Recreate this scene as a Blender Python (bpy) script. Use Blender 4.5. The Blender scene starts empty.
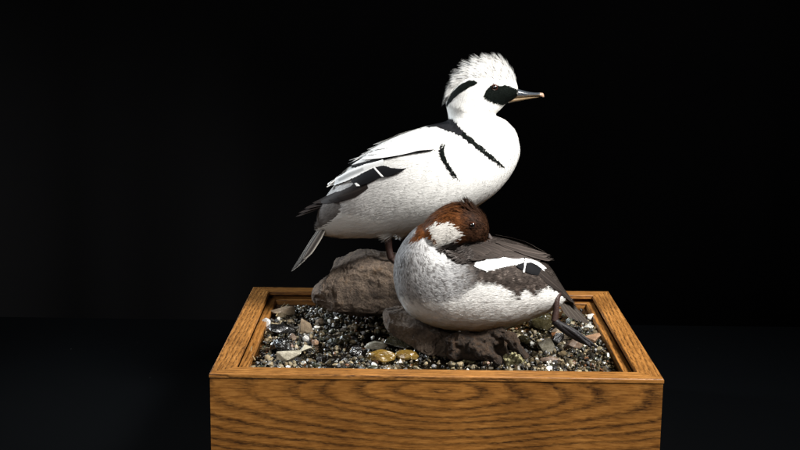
import bpy, bmesh, math, random
import numpy as np
from mathutils import Vector, Matrix, kdtree, bvhtree

random.seed(7)
RNG = np.random.default_rng(11)
SC = bpy.context.scene
COL = SC.collection

# ------------------------------------------------------------------ camera
F = 1287.24                                   # focal length in photo pixels (800 wide)
CAM = np.array([-0.035457, -1.41173, 0.58638])
PIT, YAW, ROLL = 0.189676, -0.005675, 0.011098
FW = np.array([math.sin(YAW)*math.cos(PIT), math.cos(YAW)*math.cos(PIT), -math.sin(PIT)])
_r = np.array([math.cos(YAW), -math.sin(YAW), 0.0])
_u = np.cross(_r, FW)
RT = _r*math.cos(ROLL) + _u*math.sin(ROLL)
UP = -_r*math.sin(ROLL) + _u*math.cos(ROLL)
cd = bpy.data.cameras.new('camera')
cd.sensor_width = 36.0
cd.lens = F*36.0/800.0
cd.clip_start, cd.clip_end = 0.05, 60.0
cam = bpy.data.objects.new('camera', cd)
COL.objects.link(cam)
M = Matrix.Identity(4)
for i in range(3):
    M[i][0], M[i][1], M[i][2], M[i][3] = RT[i], UP[i], -FW[i], CAM[i]
cam.matrix_world = M
SC.camera = cam

# ------------------------------------------------------------------ world, lamps, exposure
SC.world = bpy.data.worlds.new('World')
SC.world.use_nodes = True
_bg = SC.world.node_tree.nodes['Background']
_bg.inputs[0].default_value = (0.5, 0.55, 0.65, 1)
_bg.inputs[1].default_value = 0.004


def area_lamp(name, loc, target, sx, sy, watts, colour):
    l = bpy.data.lights.new(name, 'AREA')
    l.shape = 'RECTANGLE'
    l.size, l.size_y = sx, sy
    l.energy = watts
    l.color = colour
    o = bpy.data.objects.new(name, l)
    COL.objects.link(o)
    o.location = loc
    d = Vector(target) - Vector(loc)
    o.rotation_euler = d.to_track_quat('-Z', 'Y').to_euler()
    return o


key = area_lamp('key_softbox', (0.95, -0.47, 1.40), (0.03, 0.2, 0.30), 0.42, 0.42, 12.0, (1.0, 0.985, 0.955))
key.data.spread = math.radians(70)
area_lamp('fill_softbox', (-0.65, -1.15, 1.05), (0.0, 0.2, 0.26), 0.5, 0.5, 6.0, (1.0, 0.985, 0.965))
rim = area_lamp('rim_softbox', (-1.15, 0.75, 0.75), (0.0, 0.2, 0.27), 0.25, 0.5, 2.0, (0.85, 0.93, 1.0))
rim.data.spread = math.radians(50)
SC.view_settings.view_transform = 'Standard'
SC.view_settings.look = 'None'
SC.view_settings.gamma = 1.0
SC.view_settings.exposure = 0.0
SC.cycles.max_bounces = 8
SC.cycles.transparent_max_bounces = 12
SC.cycles.caustics_reflective = False
SC.cycles.caustics_refractive = False


# ------------------------------------------------------------------ helpers
def ray(px, py):
    return FW + RT*((px-400.0)/F) - UP*((py-225.0)/F)


def P(px, py, Y):
    """point of the vertical plane y = Y seen at photo pixel (px, py)"""
    d = ray(px, py)
    return CAM + d*((Y-CAM[1])/d[1])


def PZ(px, py, Z):
    d = ray(px, py)
    return CAM + d*((Z-CAM[2])/d[2])


def proj(Q):
    d = Q - CAM
    z = d @ FW
    return 400 + F*(d @ RT)/z, 225 - F*(d @ UP)/z


def mpp(Y):
    return (Y-CAM[1])/F*1.0


def vnoise(Q, scale, seed=0):
    """value noise in -1..1 at (N,3) points"""
    q = np.asarray(Q, float)*scale + seed*17.31
    i = np.floor(q).astype(np.int64)
    f = q - i
    f = f*f*(3-2*f)

    def h(a, b, c):
        n = (a*374761393 + b*668265263 + c*2147483647 + seed*974711) & 0xffffffff
        n = ((n ^ (n >> 13))*1274126177) & 0xffffffff
        n = (n ^ (n >> 16)) & 0xffff
        return n/32767.5 - 1.0
    x, y, z = i[:, 0], i[:, 1], i[:, 2]
    r = 0
    for dx in (0, 1):
        for dy in (0, 1):
            for dz in (0, 1):
                w = (f[:, 0] if dx else 1-f[:, 0])*(f[:, 1] if dy else 1-f[:, 1])*(f[:, 2] if dz else 1-f[:, 2])
                r = r + w*h(x+dx, y+dy, z+dz)
    return r


def fbm(Q, scale, seed=0, octs=3):
    r, a = 0, 1.0
    for k in range(octs):
        r = r + a*vnoise(Q, scale*2**k, seed+k)
        a *= 0.5
    return r


def pip(x, y, poly):
    """even-odd test, vectorised"""
    inside = np.zeros(len(x), bool)
    n = len(poly)
    for i in range(n):
        x1, y1 = poly[i]
        x2, y2 = poly[(i+1) % n]
        if y1 == y2:
            continue
        c = ((y1 > y) != (y2 > y)) & (x < (x2-x1)*(y-y1)/(y2-y1)+x1)
        inside ^= c
    return inside


def sstep(a, b, x):
    t = np.clip((x-a)/(b-a), 0, 1)
    return t*t*(3-2*t)


def empty(name, loc, label=None, cat=None, group=None):
    o = bpy.data.objects.new(name, None)
    COL.objects.link(o)
    o.location = loc
    o.empty_display_size = 0.02
    if label:
        o['label'] = label
        o['category'] = cat
    if group:
        o['group'] = group
    return o


def mesh_obj(name, verts, faces, mat, parent=None, origin=None, cols=None, smooth=True, normals=None):
    verts = np.asarray(verts, float)
    if parent is not None:
        org = np.array(parent['_w']) if '_w' in parent else np.array(parent.location)
    else:
        org = np.array(origin) if origin is not None else np.zeros(3)
    me = bpy.data.meshes.new(name)
    me.from_pydata((verts-org).tolist(), [], [tuple(int(k) for k in f) for f in faces])
    if smooth:
        me.polygons.foreach_set('use_smooth', [True]*len(me.polygons))
    if cols is not None:
        a = me.color_attributes.new('Col', 'FLOAT_COLOR', 'POINT')
        c4 = np.ones((len(verts), 4), np.float32)
        c4[:, :3] = cols
        a.data.foreach_set('color', c4.ravel())
    me.update()
    if normals is not None:
        me.normals_split_custom_set_from_vertices([tuple(n) for n in normals])
    if mat is not None:
        me.materials.append(mat)
    o = bpy.data.objects.new(name, me)
    COL.objects.link(o)
    if parent is not None:
        o.parent = parent
    else:
        o.location = org
    return o


def tag(o, label=None, cat=None, group=None, kind=None):
    for k, v in (('label', label), ('category', cat), ('group', group), ('kind', kind)):
        if v:
            o[k] = v
    return o


def part_of_part(o, parent):
    """hang a mesh built in world space under a part that shares the thing's origin"""
    o.parent = parent
    return o


def merge(parts):
    V, Fc, C = [], [], []
    n = 0
    for p in parts:
        v, f = p[0], p[1]
        V.append(np.asarray(v, float))
        Fc += [tuple(k+n for k in q) for q in f]
        if len(p) > 2:
            C.append(p[2])
        n += len(v)
    return np.concatenate(V), Fc, (np.concatenate(C) if C else None)


def tube(pts, radii, n=12, squash=None):
    """tapered tube with rounded ends along world points"""
    pts = [np.array(p, float) for p in pts]
    V, Fc = [], []
    up = np.array([0.13, 1.0, 0.21])
    m = len(pts)
    for i, p in enumerate(pts):
        t = pts[min(i+1, m-1)] - pts[max(i-1, 0)]
        t = t/np.linalg.norm(t)
        a = np.cross(t, up)
        a /= np.linalg.norm(a)
        b = np.cross(t, a)
        for k in range(n):
            th = 2*math.pi*k/n
            V.append(p + radii[i]*(a*math.cos(th)+b*math.sin(th)))
    for i in range(m-1):
        for k in range(n):
            k2 = (k+1) % n
            Fc.append((i*n+k, i*n+k2, (i+1)*n+k2, (i+1)*n+k))
    for end, base, p in ((0, 0, pts[0]), (1, (m-1)*n, pts[-1])):
        t = (pts[0]-pts[1]) if end == 0 else (pts[-1]-pts[-2])
        t = t/np.linalg.norm(t)
        V.append(p + t*radii[0 if end == 0 else -1]*0.6)
        c = len(V)-1
        for k in range(n):
            k2 = (k+1) % n
            Fc.append((base+k2, base+k, c) if end == 0 else (base+k, base+k2, c))
    return np.array(V), Fc


def smooth_path(pts, radii, sub=6):
    pts = np.array(pts, float)
    n = len(pts)
    out, rr = [], []
    for i in range(n-1):
        p0, p1, p2, p3 = pts[max(i-1, 0)], pts[i], pts[i+1], pts[min(i+2, n-1)]
        for k in range(sub):
            t = k/sub
            out.append(0.5*((2*p1)+(-p0+p2)*t+(2*p0-5*p1+4*p2-p3)*t*t+(-p0+3*p1-3*p2+p3)*t**3))
            rr.append(radii[i]*(1-t)+radii[i+1]*t)
    out.append(pts[-1])
    rr.append(radii[-1])
    return out, rr


def catmull(rows, n):
    rows = np.array(rows, float)
    m = len(rows)
    out = []
    for k in range(n):
        u = k/(n-1)*(m-1)
        i = min(int(u), m-2)
        t = u-i
        p0, p1, p2, p3 = rows[max(i-1, 0)], rows[i], rows[i+1], rows[min(i+2, m-1)]
        out.append(0.5*((2*p1)+(-p0+p2)*t+(2*p0-5*p1+4*p2-p3)*t*t+(-p0+3*p1-3*p2+p3)*t**3))
    return np.array(out)


def loft(secs, Yc, n=80, ring=48, power=0.92, yoff=0.0):
    """closed body through sections (Dx, Dy, Vx, Vy, half width) given on the bird's own middle plane;
    returns verts, faces and the flow (pointing back along the sections)"""
    S = catmull(secs, n)
    V, Fc, FL = [], [], []
    C = []
    for s in S:
        D = P(s[0], s[1], Yc)
        B = P(s[2], s[3], Yc)
        w = max(s[4], 0.4)*mpp(Yc)
        c = (D+B)/2
        h = (D-B)/2
        C.append((c, h, w))
    for i, (c, h, w) in enumerate(C):
        for k in range(ring):
            th = 2*math.pi*k/ring
            ct, st = math.cos(th), math.sin(th)
            ct = math.copysign(abs(ct)**power, ct)
            st = math.copysign(abs(st)**power, st)
            V.append(c + h*ct + np.array([0, w*st+yoff*mpp(Yc), 0]))
    V = np.array(V)
    for i in range(n-1):
        for k in range(ring):
            k2 = (k+1) % ring
            Fc.append((i*ring+k, (i+1)*ring+k, (i+1)*ring+k2, i*ring+k2))
    R = V.reshape(n, ring, 3)
    g = np.zeros_like(R)
    g[1:-1] = R[:-2]-R[2:]
    g[0] = R[0]-R[1]
    g[-1] = R[-2]-R[-1]
    FL = g.reshape(-1, 3)
    FL = FL/(np.linalg.norm(FL, axis=1, keepdims=True)+1e-9)
    V = np.concatenate([V, [C[0][0] + np.array([0, yoff*mpp(Yc), 0])], [C[-1][0] + np.array([0, yoff*mpp(Yc), 0])]])
    a, b = n*ring, n*ring+1
    for k in range(ring):
        k2 = (k+1) % ring
        Fc.append((k, k2, a))
        Fc.append(((n-1)*ring+k2, (n-1)*ring+k, b))
    return V, Fc, FL


def remeshed(V, Fc, voxel, iters=4, factor=0.5):
    """one continuous surface out of overlapping closed lofts"""
    me = bpy.data.meshes.new('tmp')
    me.from_pydata(np.asarray(V).tolist(), [], Fc)
    o = bpy.data.objects.new('tmp', me)
    COL.objects.link(o)
    bm = bmesh.new()
    bm.from_mesh(me)
    bmesh.ops.recalc_face_normals(bm, faces=bm.faces)
    bm.to_mesh(me)
    bm.free()
    r = o.modifiers.new('r', 'REMESH')
    r.mode = 'VOXEL'
    r.voxel_size = voxel
    s = o.modifiers.new('s', 'SMOOTH')
    s.iterations = iters
    s.factor = factor
    dg = bpy.context.evaluated_depsgraph_get()
    ev = o.evaluated_get(dg)
    m2 = ev.to_mesh()
    nv = len(m2.vertices)
    co = np.empty(nv*3)
    m2.vertices.foreach_get('co', co)
    no = np.empty(nv*3)
    m2.vertices.foreach_get('normal', no)
    faces = [tuple(p.vertices) for p in m2.polygons]
    ev.to_mesh_clear()
    bpy.data.objects.remove(o)
    bpy.data.meshes.remove(me)
    return co.reshape(-1, 3), faces, no.reshape(-1, 3)


# ------------------------------------------------------------------ materials
def new_mat(name):
    m = bpy.data.materials.new(name)
    m.use_nodes = True
    nt = m.node_tree
    return m, nt, nt.nodes['Principled BSDF']


def N(nt, kind, **kw):
    n = nt.nodes.new(kind)
    for k, v in kw.items():
        if k == 'inputs':
            for a, b in v.items():
                n.inputs[a].default_value = b
        else:
            setattr(n, k, v)
    return n


def ramp(nt, stops, interp='LINEAR'):
    r = nt.nodes.new('ShaderNodeValToRGB')
    r.color_ramp.interpolation = interp
    e = r.color_ramp.elements
    while len(e) > 1:
        e.remove(e[-1])
    e[0].position, e[0].color = stops[0][0], (*stops[0][1], 1)
    for p, c in stops[1:]:
        x = e.new(p)
        x.color = (*c, 1)
    return r


def mix(nt, kind, fac, a, b):
    m = nt.nodes.new('ShaderNodeMix')
    m.data_type = 'RGBA'
    m.blend_type = kind
    for sock, v in ((m.inputs[0], fac), (m.inputs[6], a), (m.inputs[7], b)):
        if hasattr(v, 'is_linked'):
            nt.links.new(v, sock)
        elif isinstance(v, (tuple, list)):
            sock.default_value = (*v, 1)
        else:
            sock.default_value = v
    return m.outputs[2]


def feather_mat(name, rough=0.7, sheen=0.0, spec=0.06, bump=0.25, grain=900.0):
    m, nt, b = new_mat(name)
    at = N(nt, 'ShaderNodeAttribute', attribute_name='Col')
    tc = N(nt, 'ShaderNodeTexCoord')
    nz = N(nt, 'ShaderNodeTexNoise', inputs={'Scale': grain, 'Detail': 2.0})
    nt.links.new(tc.outputs['Object'], nz.inputs['Vector'])
    rp = ramp(nt, [(0.3, (0.86, 0.86, 0.86)), (0.7, (1.06, 1.06, 1.06))])
    nt.links.new(nz.outputs['Fac'], rp.inputs['Fac'])
    c = mix(nt, 'MULTIPLY', 1.0, at.outputs['Color'], rp.outputs['Color'])
    nt.links.new(c, b.inputs['Base Color'])
    bp = N(nt, 'ShaderNodeBump', inputs={'Strength': bump, 'Distance': 0.0006})
    nt.links.new(nz.outputs['Fac'], bp.inputs['Height'])
    nt.links.new(bp.outputs['Normal'], b.inputs['Normal'])
    b.inputs['Roughness'].default_value = rough
    b.inputs['Specular IOR Level'].default_value = spec
    b.inputs['Sheen Weight'].default_value = sheen
    return m


def plain_col_mat(name, rough, spec=0.5, coat=0.0, bump=0.0, scale=500.0):
    m, nt, b = new_mat(name)
    at = N(nt, 'ShaderNodeAttribute', attribute_name='Col')
    tc = N(nt, 'ShaderNodeTexCoord')
    nz = N(nt, 'ShaderNodeTexNoise', inputs={'Scale': scale, 'Detail': 4.0})
    nt.links.new(tc.outputs['Object'], nz.inputs['Vector'])
    rp = ramp(nt, [(0.25, (0.7, 0.7, 0.7)), (0.75, (1.15, 1.15, 1.15))])
    nt.links.new(nz.outputs['Fac'], rp.inputs['Fac'])
    c = mix(nt, 'MULTIPLY', 1.0, at.outputs['Color'], rp.outputs['Color'])
    nt.links.new(c, b.inputs['Base Color'])
    if bump:
        bp = N(nt, 'ShaderNodeBump', inputs={'Strength': bump, 'Distance': 0.001})
        nt.links.new(nz.outputs['Fac'], bp.inputs['Height'])
        nt.links.new(bp.outputs['Normal'], b.inputs['Normal'])
    b.inputs['Roughness'].default_value = rough
    b.inputs['Specular IOR Level'].default_value = spec
    b.inputs['Coat Weight'].default_value = coat
    b.inputs['Coat Roughness'].default_value = 0.05
    return m


def rock_mat(name, cols, rough=0.75, scale=60.0, bump=0.7, wet=0.0, spots=None, depth=0.002):
    m, nt, b = new_mat(name)
    tc = N(nt, 'ShaderNodeTexCoord')
    n1 = N(nt, 'ShaderNodeTexNoise', inputs={'Scale': scale, 'Detail': 8.0, 'Roughness': 0.65})
    n2 = N(nt, 'ShaderNodeTexNoise', inputs={'Scale': scale*5, 'Detail': 6.0, 'Roughness': 0.7})
    for n in (n1, n2):
        nt.links.new(tc.outputs['Object'], n.inputs['Vector'])
    k = len(cols)
    rp = ramp(nt, [(0.28+0.44*i/(k-1), c) for i, c in enumerate(cols)])
    nt.links.new(n1.outputs['Fac'], rp.inputs['Fac'])
    r2 = ramp(nt, [(0.3, (0.55, 0.55, 0.55)), (0.7, (1.25, 1.25, 1.25))])
    nt.links.new(n2.outputs['Fac'], r2.inputs['Fac'])
    c = mix(nt, 'MULTIPLY', 1.0, rp.outputs['Color'], r2.outputs['Color'])
    if spots:
        n3 = N(nt, 'ShaderNodeTexNoise', inputs={'Scale': scale*1.6, 'Detail': 5.0, 'Roughness': 0.75})
        mp = N(nt, 'ShaderNodeMapping', inputs={'Location': (3.1, 1.7, 5.2)})
        nt.links.new(tc.outputs['Object'], mp.inputs['Vector'])
        nt.links.new(mp.outputs['Vector'], n3.inputs['Vector'])
        r3 = ramp(nt, [(0.6, (0, 0, 0)), (0.68, (1, 1, 1))])
        nt.links.new(n3.outputs['Fac'], r3.inputs['Fac'])
        c = mix(nt, 'MIX', r3.outputs['Color'], c, spots)
    nt.links.new(c, b.inputs['Base Color'])
    bp = N(nt, 'ShaderNodeBump', inputs={'Strength': bump, 'Distance': depth})
    mx = N(nt, 'ShaderNodeMath', operation='ADD')
    nt.links.new(n1.outputs['Fac'], mx.inputs[0])
    nt.links.new(n2.outputs['Fac'], mx.inputs[1])
    nt.links.new(mx.outputs[0], bp.inputs['Height'])
    nt.links.new(bp.outputs['Normal'], b.inputs['Normal'])
    b.inputs['Roughness'].default_value = rough
    b.inputs['Coat Weight'].default_value = wet
    b.inputs['Coat Roughness'].default_value = 0.08
    return m


def oak_mat(name, axis, cathedral=False):
    """oiled oak; axis = direction of the grain"""
    m, nt, b = new_mat(name)
    L = nt.links
    tc = N(nt, 'ShaderNodeTexCoord')
    rot = {'x': (0, 0, 0), 'y': (0, 0, math.pi/2)}[axis]
    mp = N(nt, 'ShaderNodeMapping', vector_type='POINT', inputs={'Rotation': rot})
    L.new(tc.outputs['Object'], mp.inputs['Vector'])
    # slow warp
    wn = N(nt, 'ShaderNodeTexNoise', inputs={'Scale': 9.0, 'Detail': 2.0})
    wm = N(nt, 'ShaderNodeMapping', inputs={'Scale': (0.6, 1.6, 1.6)})
    L.new(mp.outputs['Vector'], wm.inputs['Vector'])
    L.new(wm.outputs['Vector'], wn.inputs['Vector'])
    ws = N(nt, 'ShaderNodeVectorMath', operation='SUBTRACT')
    ws.inputs[1].default_value = (0.5, 0.5, 0.5)
    L.new(wn.outputs['Color'], ws.inputs[0])
    wk = N(nt, 'ShaderNodeVectorMath', operation='MULTIPLY')
    wk.inputs[1].default_value = (0.10, 0.016, 0.018) if cathedral else (0.0, 0.01, 0.01)
    L.new(ws.outputs[0], wk.inputs[0])
    # fine jitter
    jn = N(nt, 'ShaderNodeTexNoise', inputs={'Scale': 130.0, 'Detail': 3.0})
    L.new(mp.outputs['Vector'], jn.inputs['Vector'])
    js = N(nt, 'ShaderNodeVectorMath', operation='SUBTRACT')
    js.inputs[1].default_value = (0.5, 0.5, 0.5)
    L.new(jn.outputs['Color'], js.inputs[0])
    jk = N(nt, 'ShaderNodeVectorMath', operation='MULTIPLY')
    jk.inputs[1].default_value = (0.02, 0.003, 0.003)
    L.new(js.outputs[0], jk.inputs[0])
    ad = N(nt, 'ShaderNodeVectorMath', operation='ADD')
    L.new(wk.outputs[0], ad.inputs[0])
    L.new(jk.outputs[0], ad.inputs[1])
    ad2 = N(nt, 'ShaderNodeVectorMath', operation='ADD')
    L.new(mp.outputs['Vector'], ad2.inputs[0])
    L.new(ad.outputs[0], ad2.inputs[1])
    sc = N(nt, 'ShaderNodeMapping', vector_type='POINT')
    if cathedral:
        # nested flat-sawn rings round a heart just under the top edge of the board
        sc.inputs['Location'].default_value = (-0.004, 0.0, -0.118)
        sc.inputs['Scale'].default_value = (0.18, 0.0, 1.0)
        cm = N(nt, 'ShaderNodeVectorMath', operation='ADD')
        cm.inputs[1].default_value = (-0.01, 0.0, -0.122)
        L.new(ad2.outputs[0], cm.inputs[0])
        cs = N(nt, 'ShaderNodeVectorMath', operation='MULTIPLY')
        cs.inputs[1].default_value = (0.20, 0.0, 1.0)
        L.new(cm.outputs[0], cs.inputs[0])
        ln = N(nt, 'ShaderNodeVectorMath', operation='LENGTH')
        L.new(cs.outputs[0], ln.inputs[0])
        ringv, freq = ln.outputs['Value'], 118.0
    else:
        dt = N(nt, 'ShaderNodeVectorMath', operation='DOT_PRODUCT')
        dt.inputs[1].default_value = (0.03, 1.0, 0.55)
        L.new(ad2.outputs[0], dt.inputs[0])
        ringv, freq = dt.outputs['Value'], 190.0
    mu = N(nt, 'ShaderNodeMath', operation='MULTIPLY')
    mu.inputs[1].default_value = freq
    L.new(ringv, mu.inputs[0])
    nw = N(nt, 'ShaderNodeTexNoise', noise_dimensions='1D', inputs={'Scale': freq*0.35, 'Detail': 1.0})
    L.new(ringv, nw.inputs['W'])
    ma = N(nt, 'ShaderNodeMath', operation='MULTIPLY_ADD')
    ma.inputs[1].default_value = 1.2
    L.new(nw.outputs['Fac'], ma.inputs[0])
    L.new(mu.outputs[0], ma.inputs[2])
    fr = N(nt, 'ShaderNodeMath', operation='FRACT')
    L.new(ma.outputs[0], fr.inputs[0])
    # one growth ring: pale latewood into a dark, porous earlywood line
    band = ramp(nt, [(0.0, (1, 1, 1)), (0.12, (0.6, 0.6, 0.6)), (0.34, (0.12, 0.12, 0.12)), (0.70, (0.0, 0.0, 0.0)), (0.90, (0.8, 0.8, 0.8)), (1.0, (1, 1, 1))])
    L.new(fr.outputs[0], band.inputs['Fac'])
    # pores: short dark dashes along the grain
    pm = N(nt, 'ShaderNodeMapping', inputs={'Scale': (90.0, 650.0, 650.0) if not cathedral else (100.0, 900.0, 750.0)})
    L.new(mp.outputs['Vector'], pm.inputs['Vector'])
    pn = N(nt, 'ShaderNodeTexNoise', inputs={'Scale': 1.0, 'Detail': 2.0, 'Roughness': 0.6})
    L.new(pm.outputs['Vector'], pn.inputs['Vector'])
    pr = ramp(nt, [(0.40, (0.0, 0.0, 0.0)), (0.62, (1, 1, 1))])
    L.new(pn.outputs['Fac'], pr.inputs['Fac'])
    bandpore = mix(nt, 'MULTIPLY', 0.5 if cathedral else 0.8, band.outputs['Color'], pr.outputs['Color'])
    st = N(nt, 'ShaderNodeTexNoise', inputs={'Scale': 22.0, 'Detail': 2.0})
    stm = N(nt, 'ShaderNodeMapping', inputs={'Scale': (0.35, 1.0, 2.2)})
    L.new(mp.outputs['Vector'], stm.inputs['Vector'])
    L.new(stm.outputs['Vector'], st.inputs['Vector'])
    strr = ramp(nt, [(0.28, (0.60, 0.60, 0.60)), (0.55, (1, 1, 1))])
    L.new(st.outputs['Fac'], strr.inputs['Fac'])
    bandpore = mix(nt, 'MULTIPLY', 1.0, bandpore, strr.outputs['Color'])
    # fleck between rings
    fm = N(nt, 'ShaderNodeMapping', inputs={'Scale': (45.0, 420.0, 420.0)})
    L.new(mp.outputs['Vector'], fm.inputs['Vector'])
    fn = N(nt, 'ShaderNodeTexNoise', inputs={'Scale': 1.0, 'Detail': 5.0, 'Roughness': 0.7})
    L.new(fm.outputs['Vector'], fn.inputs['Vector'])
    fr2 = ramp(nt, [(0.32, (0.175, 0.070, 0.015)), (0.5, (0.345, 0.152, 0.036)), (0.7, (0.49, 0.232, 0.066))] if not cathedral else [(0.32, (0.150, 0.058, 0.011)), (0.5, (0.295, 0.124, 0.026)), (0.7, (0.42, 0.193, 0.048))])
    L.new(fn.outputs['Fac'], fr2.inputs['Fac'])
    big = N(nt, 'ShaderNodeTexNoise', inputs={'Scale': 14.0, 'Detail': 3.0})
    L.new(mp.outputs['Vector'], big.inputs['Vector'])
    bgr = ramp(nt, [(0.3, (0.72, 0.68, 0.62)), (0.7, (1.15, 1.12, 1.08))])
    L.new(big.outputs['Fac'], bgr.inputs['Fac'])
    base = mix(nt, 'MULTIPLY', 1.0, fr2.outputs['Color'], bgr.outputs['Color'])
    c = mix(nt, 'MIX', bandpore, base, (0.030, 0.011, 0.003))
    L.new(c, b.inputs['Base Color'])
    hb = N(nt, 'ShaderNodeBump', inputs={'Strength': 0.3, 'Distance': 0.0006}, invert=True)
    L.new(bandpore, hb.inputs['Height'])
    L.new(hb.outputs['Normal'], b.inputs['Normal'])
    b.inputs['Roughness'].default_value = 0.42
    b.inputs['Specular IOR Level'].default_value = 0.45
    b.inputs['Coat Weight'].default_value = 0.12
    b.inputs['Coat Roughness'].default_value = 0.25
    return m


MAT = {}
MAT['oak_x'] = oak_mat('oak_grain_along_width', 'x')
MAT['oak_y'] = oak_mat('oak_grain_along_depth', 'y')
MAT['oak_front'] = oak_mat('oak_flat_sawn', 'x', True)
MAT['white_feather'] = feather_mat('white_plumage')
MAT['crest'] = feather_mat('crest_plumes')
_nt = MAT['crest'].node_tree
_b = _nt.nodes['Principled BSDF']
_t = N(_nt, 'ShaderNodeBsdfTranslucent')
_nt.links.new(_b.inputs['Base Color'].links[0].from_socket, _t.inputs['Color'])
_m = N(_nt, 'ShaderNodeMixShader')
_m.inputs[0].default_value = 0.55
_nt.links.new(_b.outputs[0], _m.inputs[1])
_nt.links.new(_t.outputs[0], _m.inputs[2])
_nt.links.new(_m.outputs[0], _nt.nodes['Material Output'].inputs['Surface'])
MAT['brown_feather'] = feather_mat('brown_plumage', rough=0.6)
MAT['vane'] = feather_mat('flight_feather', rough=0.6, spec=0.04, bump=0.15)
MAT['bill'] = plain_col_mat('bill_horn', 0.3, 0.5, 0.15, 0.1)
MAT['eye'] = plain_col_mat('glass_eye', 0.05, 0.6, 1.0)
MAT['leg'] = plain_col_mat('leg_skin', 0.5, 0.3, 0.0, 0.6, 700.0)
MAT['pebble'] = plain_col_mat('wet_pebble', 0.4, 0.5, 0.14, 0.35, 700.0)

# black table and backdrop
m, nt, b = new_mat('black_table')
tc = N(nt, 'ShaderNodeTexCoord')
vo = N(nt, 'ShaderNodeTexVoronoi', inputs={'Scale': 26.0})
nt.links.new(tc.outputs['Object'], vo.inputs['Vector'])
rp = ramp(nt, [(0.0, (0.12, 0.12, 0.13)), (0.014, (0.12, 0.12, 0.13)), (0.018, (0.0012, 0.0015, 0.0019))])
nt.links.new(vo.outputs['Distance'], rp.inputs['Fac'])
nt.links.new(rp.outputs['Color'], b.inputs['Base Color'])
b.inputs['Roughness'].default_value = 0.5
b.inputs['Specular IOR Level'].default_value = 0.06
MAT['table'] = m
m, nt, b = new_mat('black_cloth')
tc = N(nt, 'ShaderNodeTexCoord')
nz = N(nt, 'ShaderNodeTexNoise', inputs={'Scale': 3.0, 'Detail': 3.0})
nt.links.new(tc.outputs['Object'], nz.inputs['Vector'])
rp = ramp(nt, [(0.3, (0.026, 0.026, 0.028)), (0.7, (0.028, 0.028, 0.030))])
nt.links.new(nz.outputs['Fac'], rp.inputs['Fac'])
nt.links.new(rp.outputs['Color'], b.inputs['Base Color'])
b.inputs['Roughness'].default_value = 1.0
b.inputs['Specular IOR Level'].default_value = 0.0
MAT['cloth'] = m

# clear resin water: part mirror, part clear
m, nt, b = new_mat('clear_water')
nt.nodes.remove(b)
out = nt.nodes['Material Output']
gl = N(nt, 'ShaderNodeBsdfGlossy', inputs={'Roughness': 0.04})
tr = N(nt, 'ShaderNodeBsdfTransparent', inputs={'Color': (0.52, 0.50, 0.42, 1)})
fz = N(nt, 'ShaderNodeFresnel', inputs={'IOR': 1.5})
tc = N(nt, 'ShaderNodeTexCoord')
nz = N(nt, 'ShaderNodeTexNoise', inputs={'Scale': 110.0, 'Detail': 2.0})
nt.links.new(tc.outputs['Object'], nz.inputs['Vector'])
bp = N(nt, 'ShaderNodeBump', inputs={'Strength': 0.5, 'Distance': 0.003})
nt.links.new(nz.outputs['Fac'], bp.inputs['Height'])
nt.links.new(bp.outputs['Normal'], gl.inputs['Normal'])
nt.links.new(bp.outputs['Normal'], fz.inputs['Normal'])
ms = N(nt, 'ShaderNodeMixShader')
nt.links.new(fz.outputs[0], ms.inputs[0])
nt.links.new(tr.outputs[0], ms.inputs[1])
nt.links.new(gl.outputs[0], ms.inputs[2])
nt.links.new(ms.outputs[0], out.inputs['Surface'])
MAT['water'] = m

# ------------------------------------------------------------------ table and backdrop
def sheet(name, x0, x1, y0, y1, z, mat, thick=0.02):
    v = [(x, y, zz) for zz in (z-thick, z) for (x, y) in ((x0, y0), (x1, y0), (x1, y1), (x0, y1))]
    f = [(3, 2, 1, 0), (4, 5, 6, 7), (0, 1, 5, 4), (1, 2, 6, 5), (2, 3, 7, 6), (3, 0, 4, 7)]
    o = mesh_obj(name, v, f, mat, smooth=False)
    o['kind'] = 'structure'
    return o


YB = PZ(400, 322, 0.0)[1]
sheet('tabletop', -2.2, 2.2, -1.2, YB, 0.0, MAT['table'], 0.03)
bx = np.linspace(-4, 4, 65)
V, Fc = [], []
for k, x in enumerate(bx):
    y = 2.6 + 0.04*math.sin(k*0.9)+0.02*math.sin(k*2.3)
    V += [(x, y, -1.5), (x, y, 3.0), (x, y+0.01, 3.0), (x, y+0.01, -1.5)]
for k in range(64):
    a, c = 4*k, 4*k+4
    for i in range(4):
        j = (i+1) % 4
        Fc.append((a+i, c+i, c+j, a+j))
o = mesh_obj('backdrop', V, Fc, MAT['cloth'])
o['kind'] = 'structure'

# ------------------------------------------------------------------ oak display box
W, D, H = 0.52, 0.42, 0.14
RW = 0.027           # rail width
RH = 0.0050          # rail thickness
LW = 0.010           # inner ledge
LZ = H-0.0098        # ledge height
BED = 0.1235
box = empty('display_box', (0, D/2, 0), 'open oak display box with mitred rim, filled with gravel', 'display box')


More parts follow.
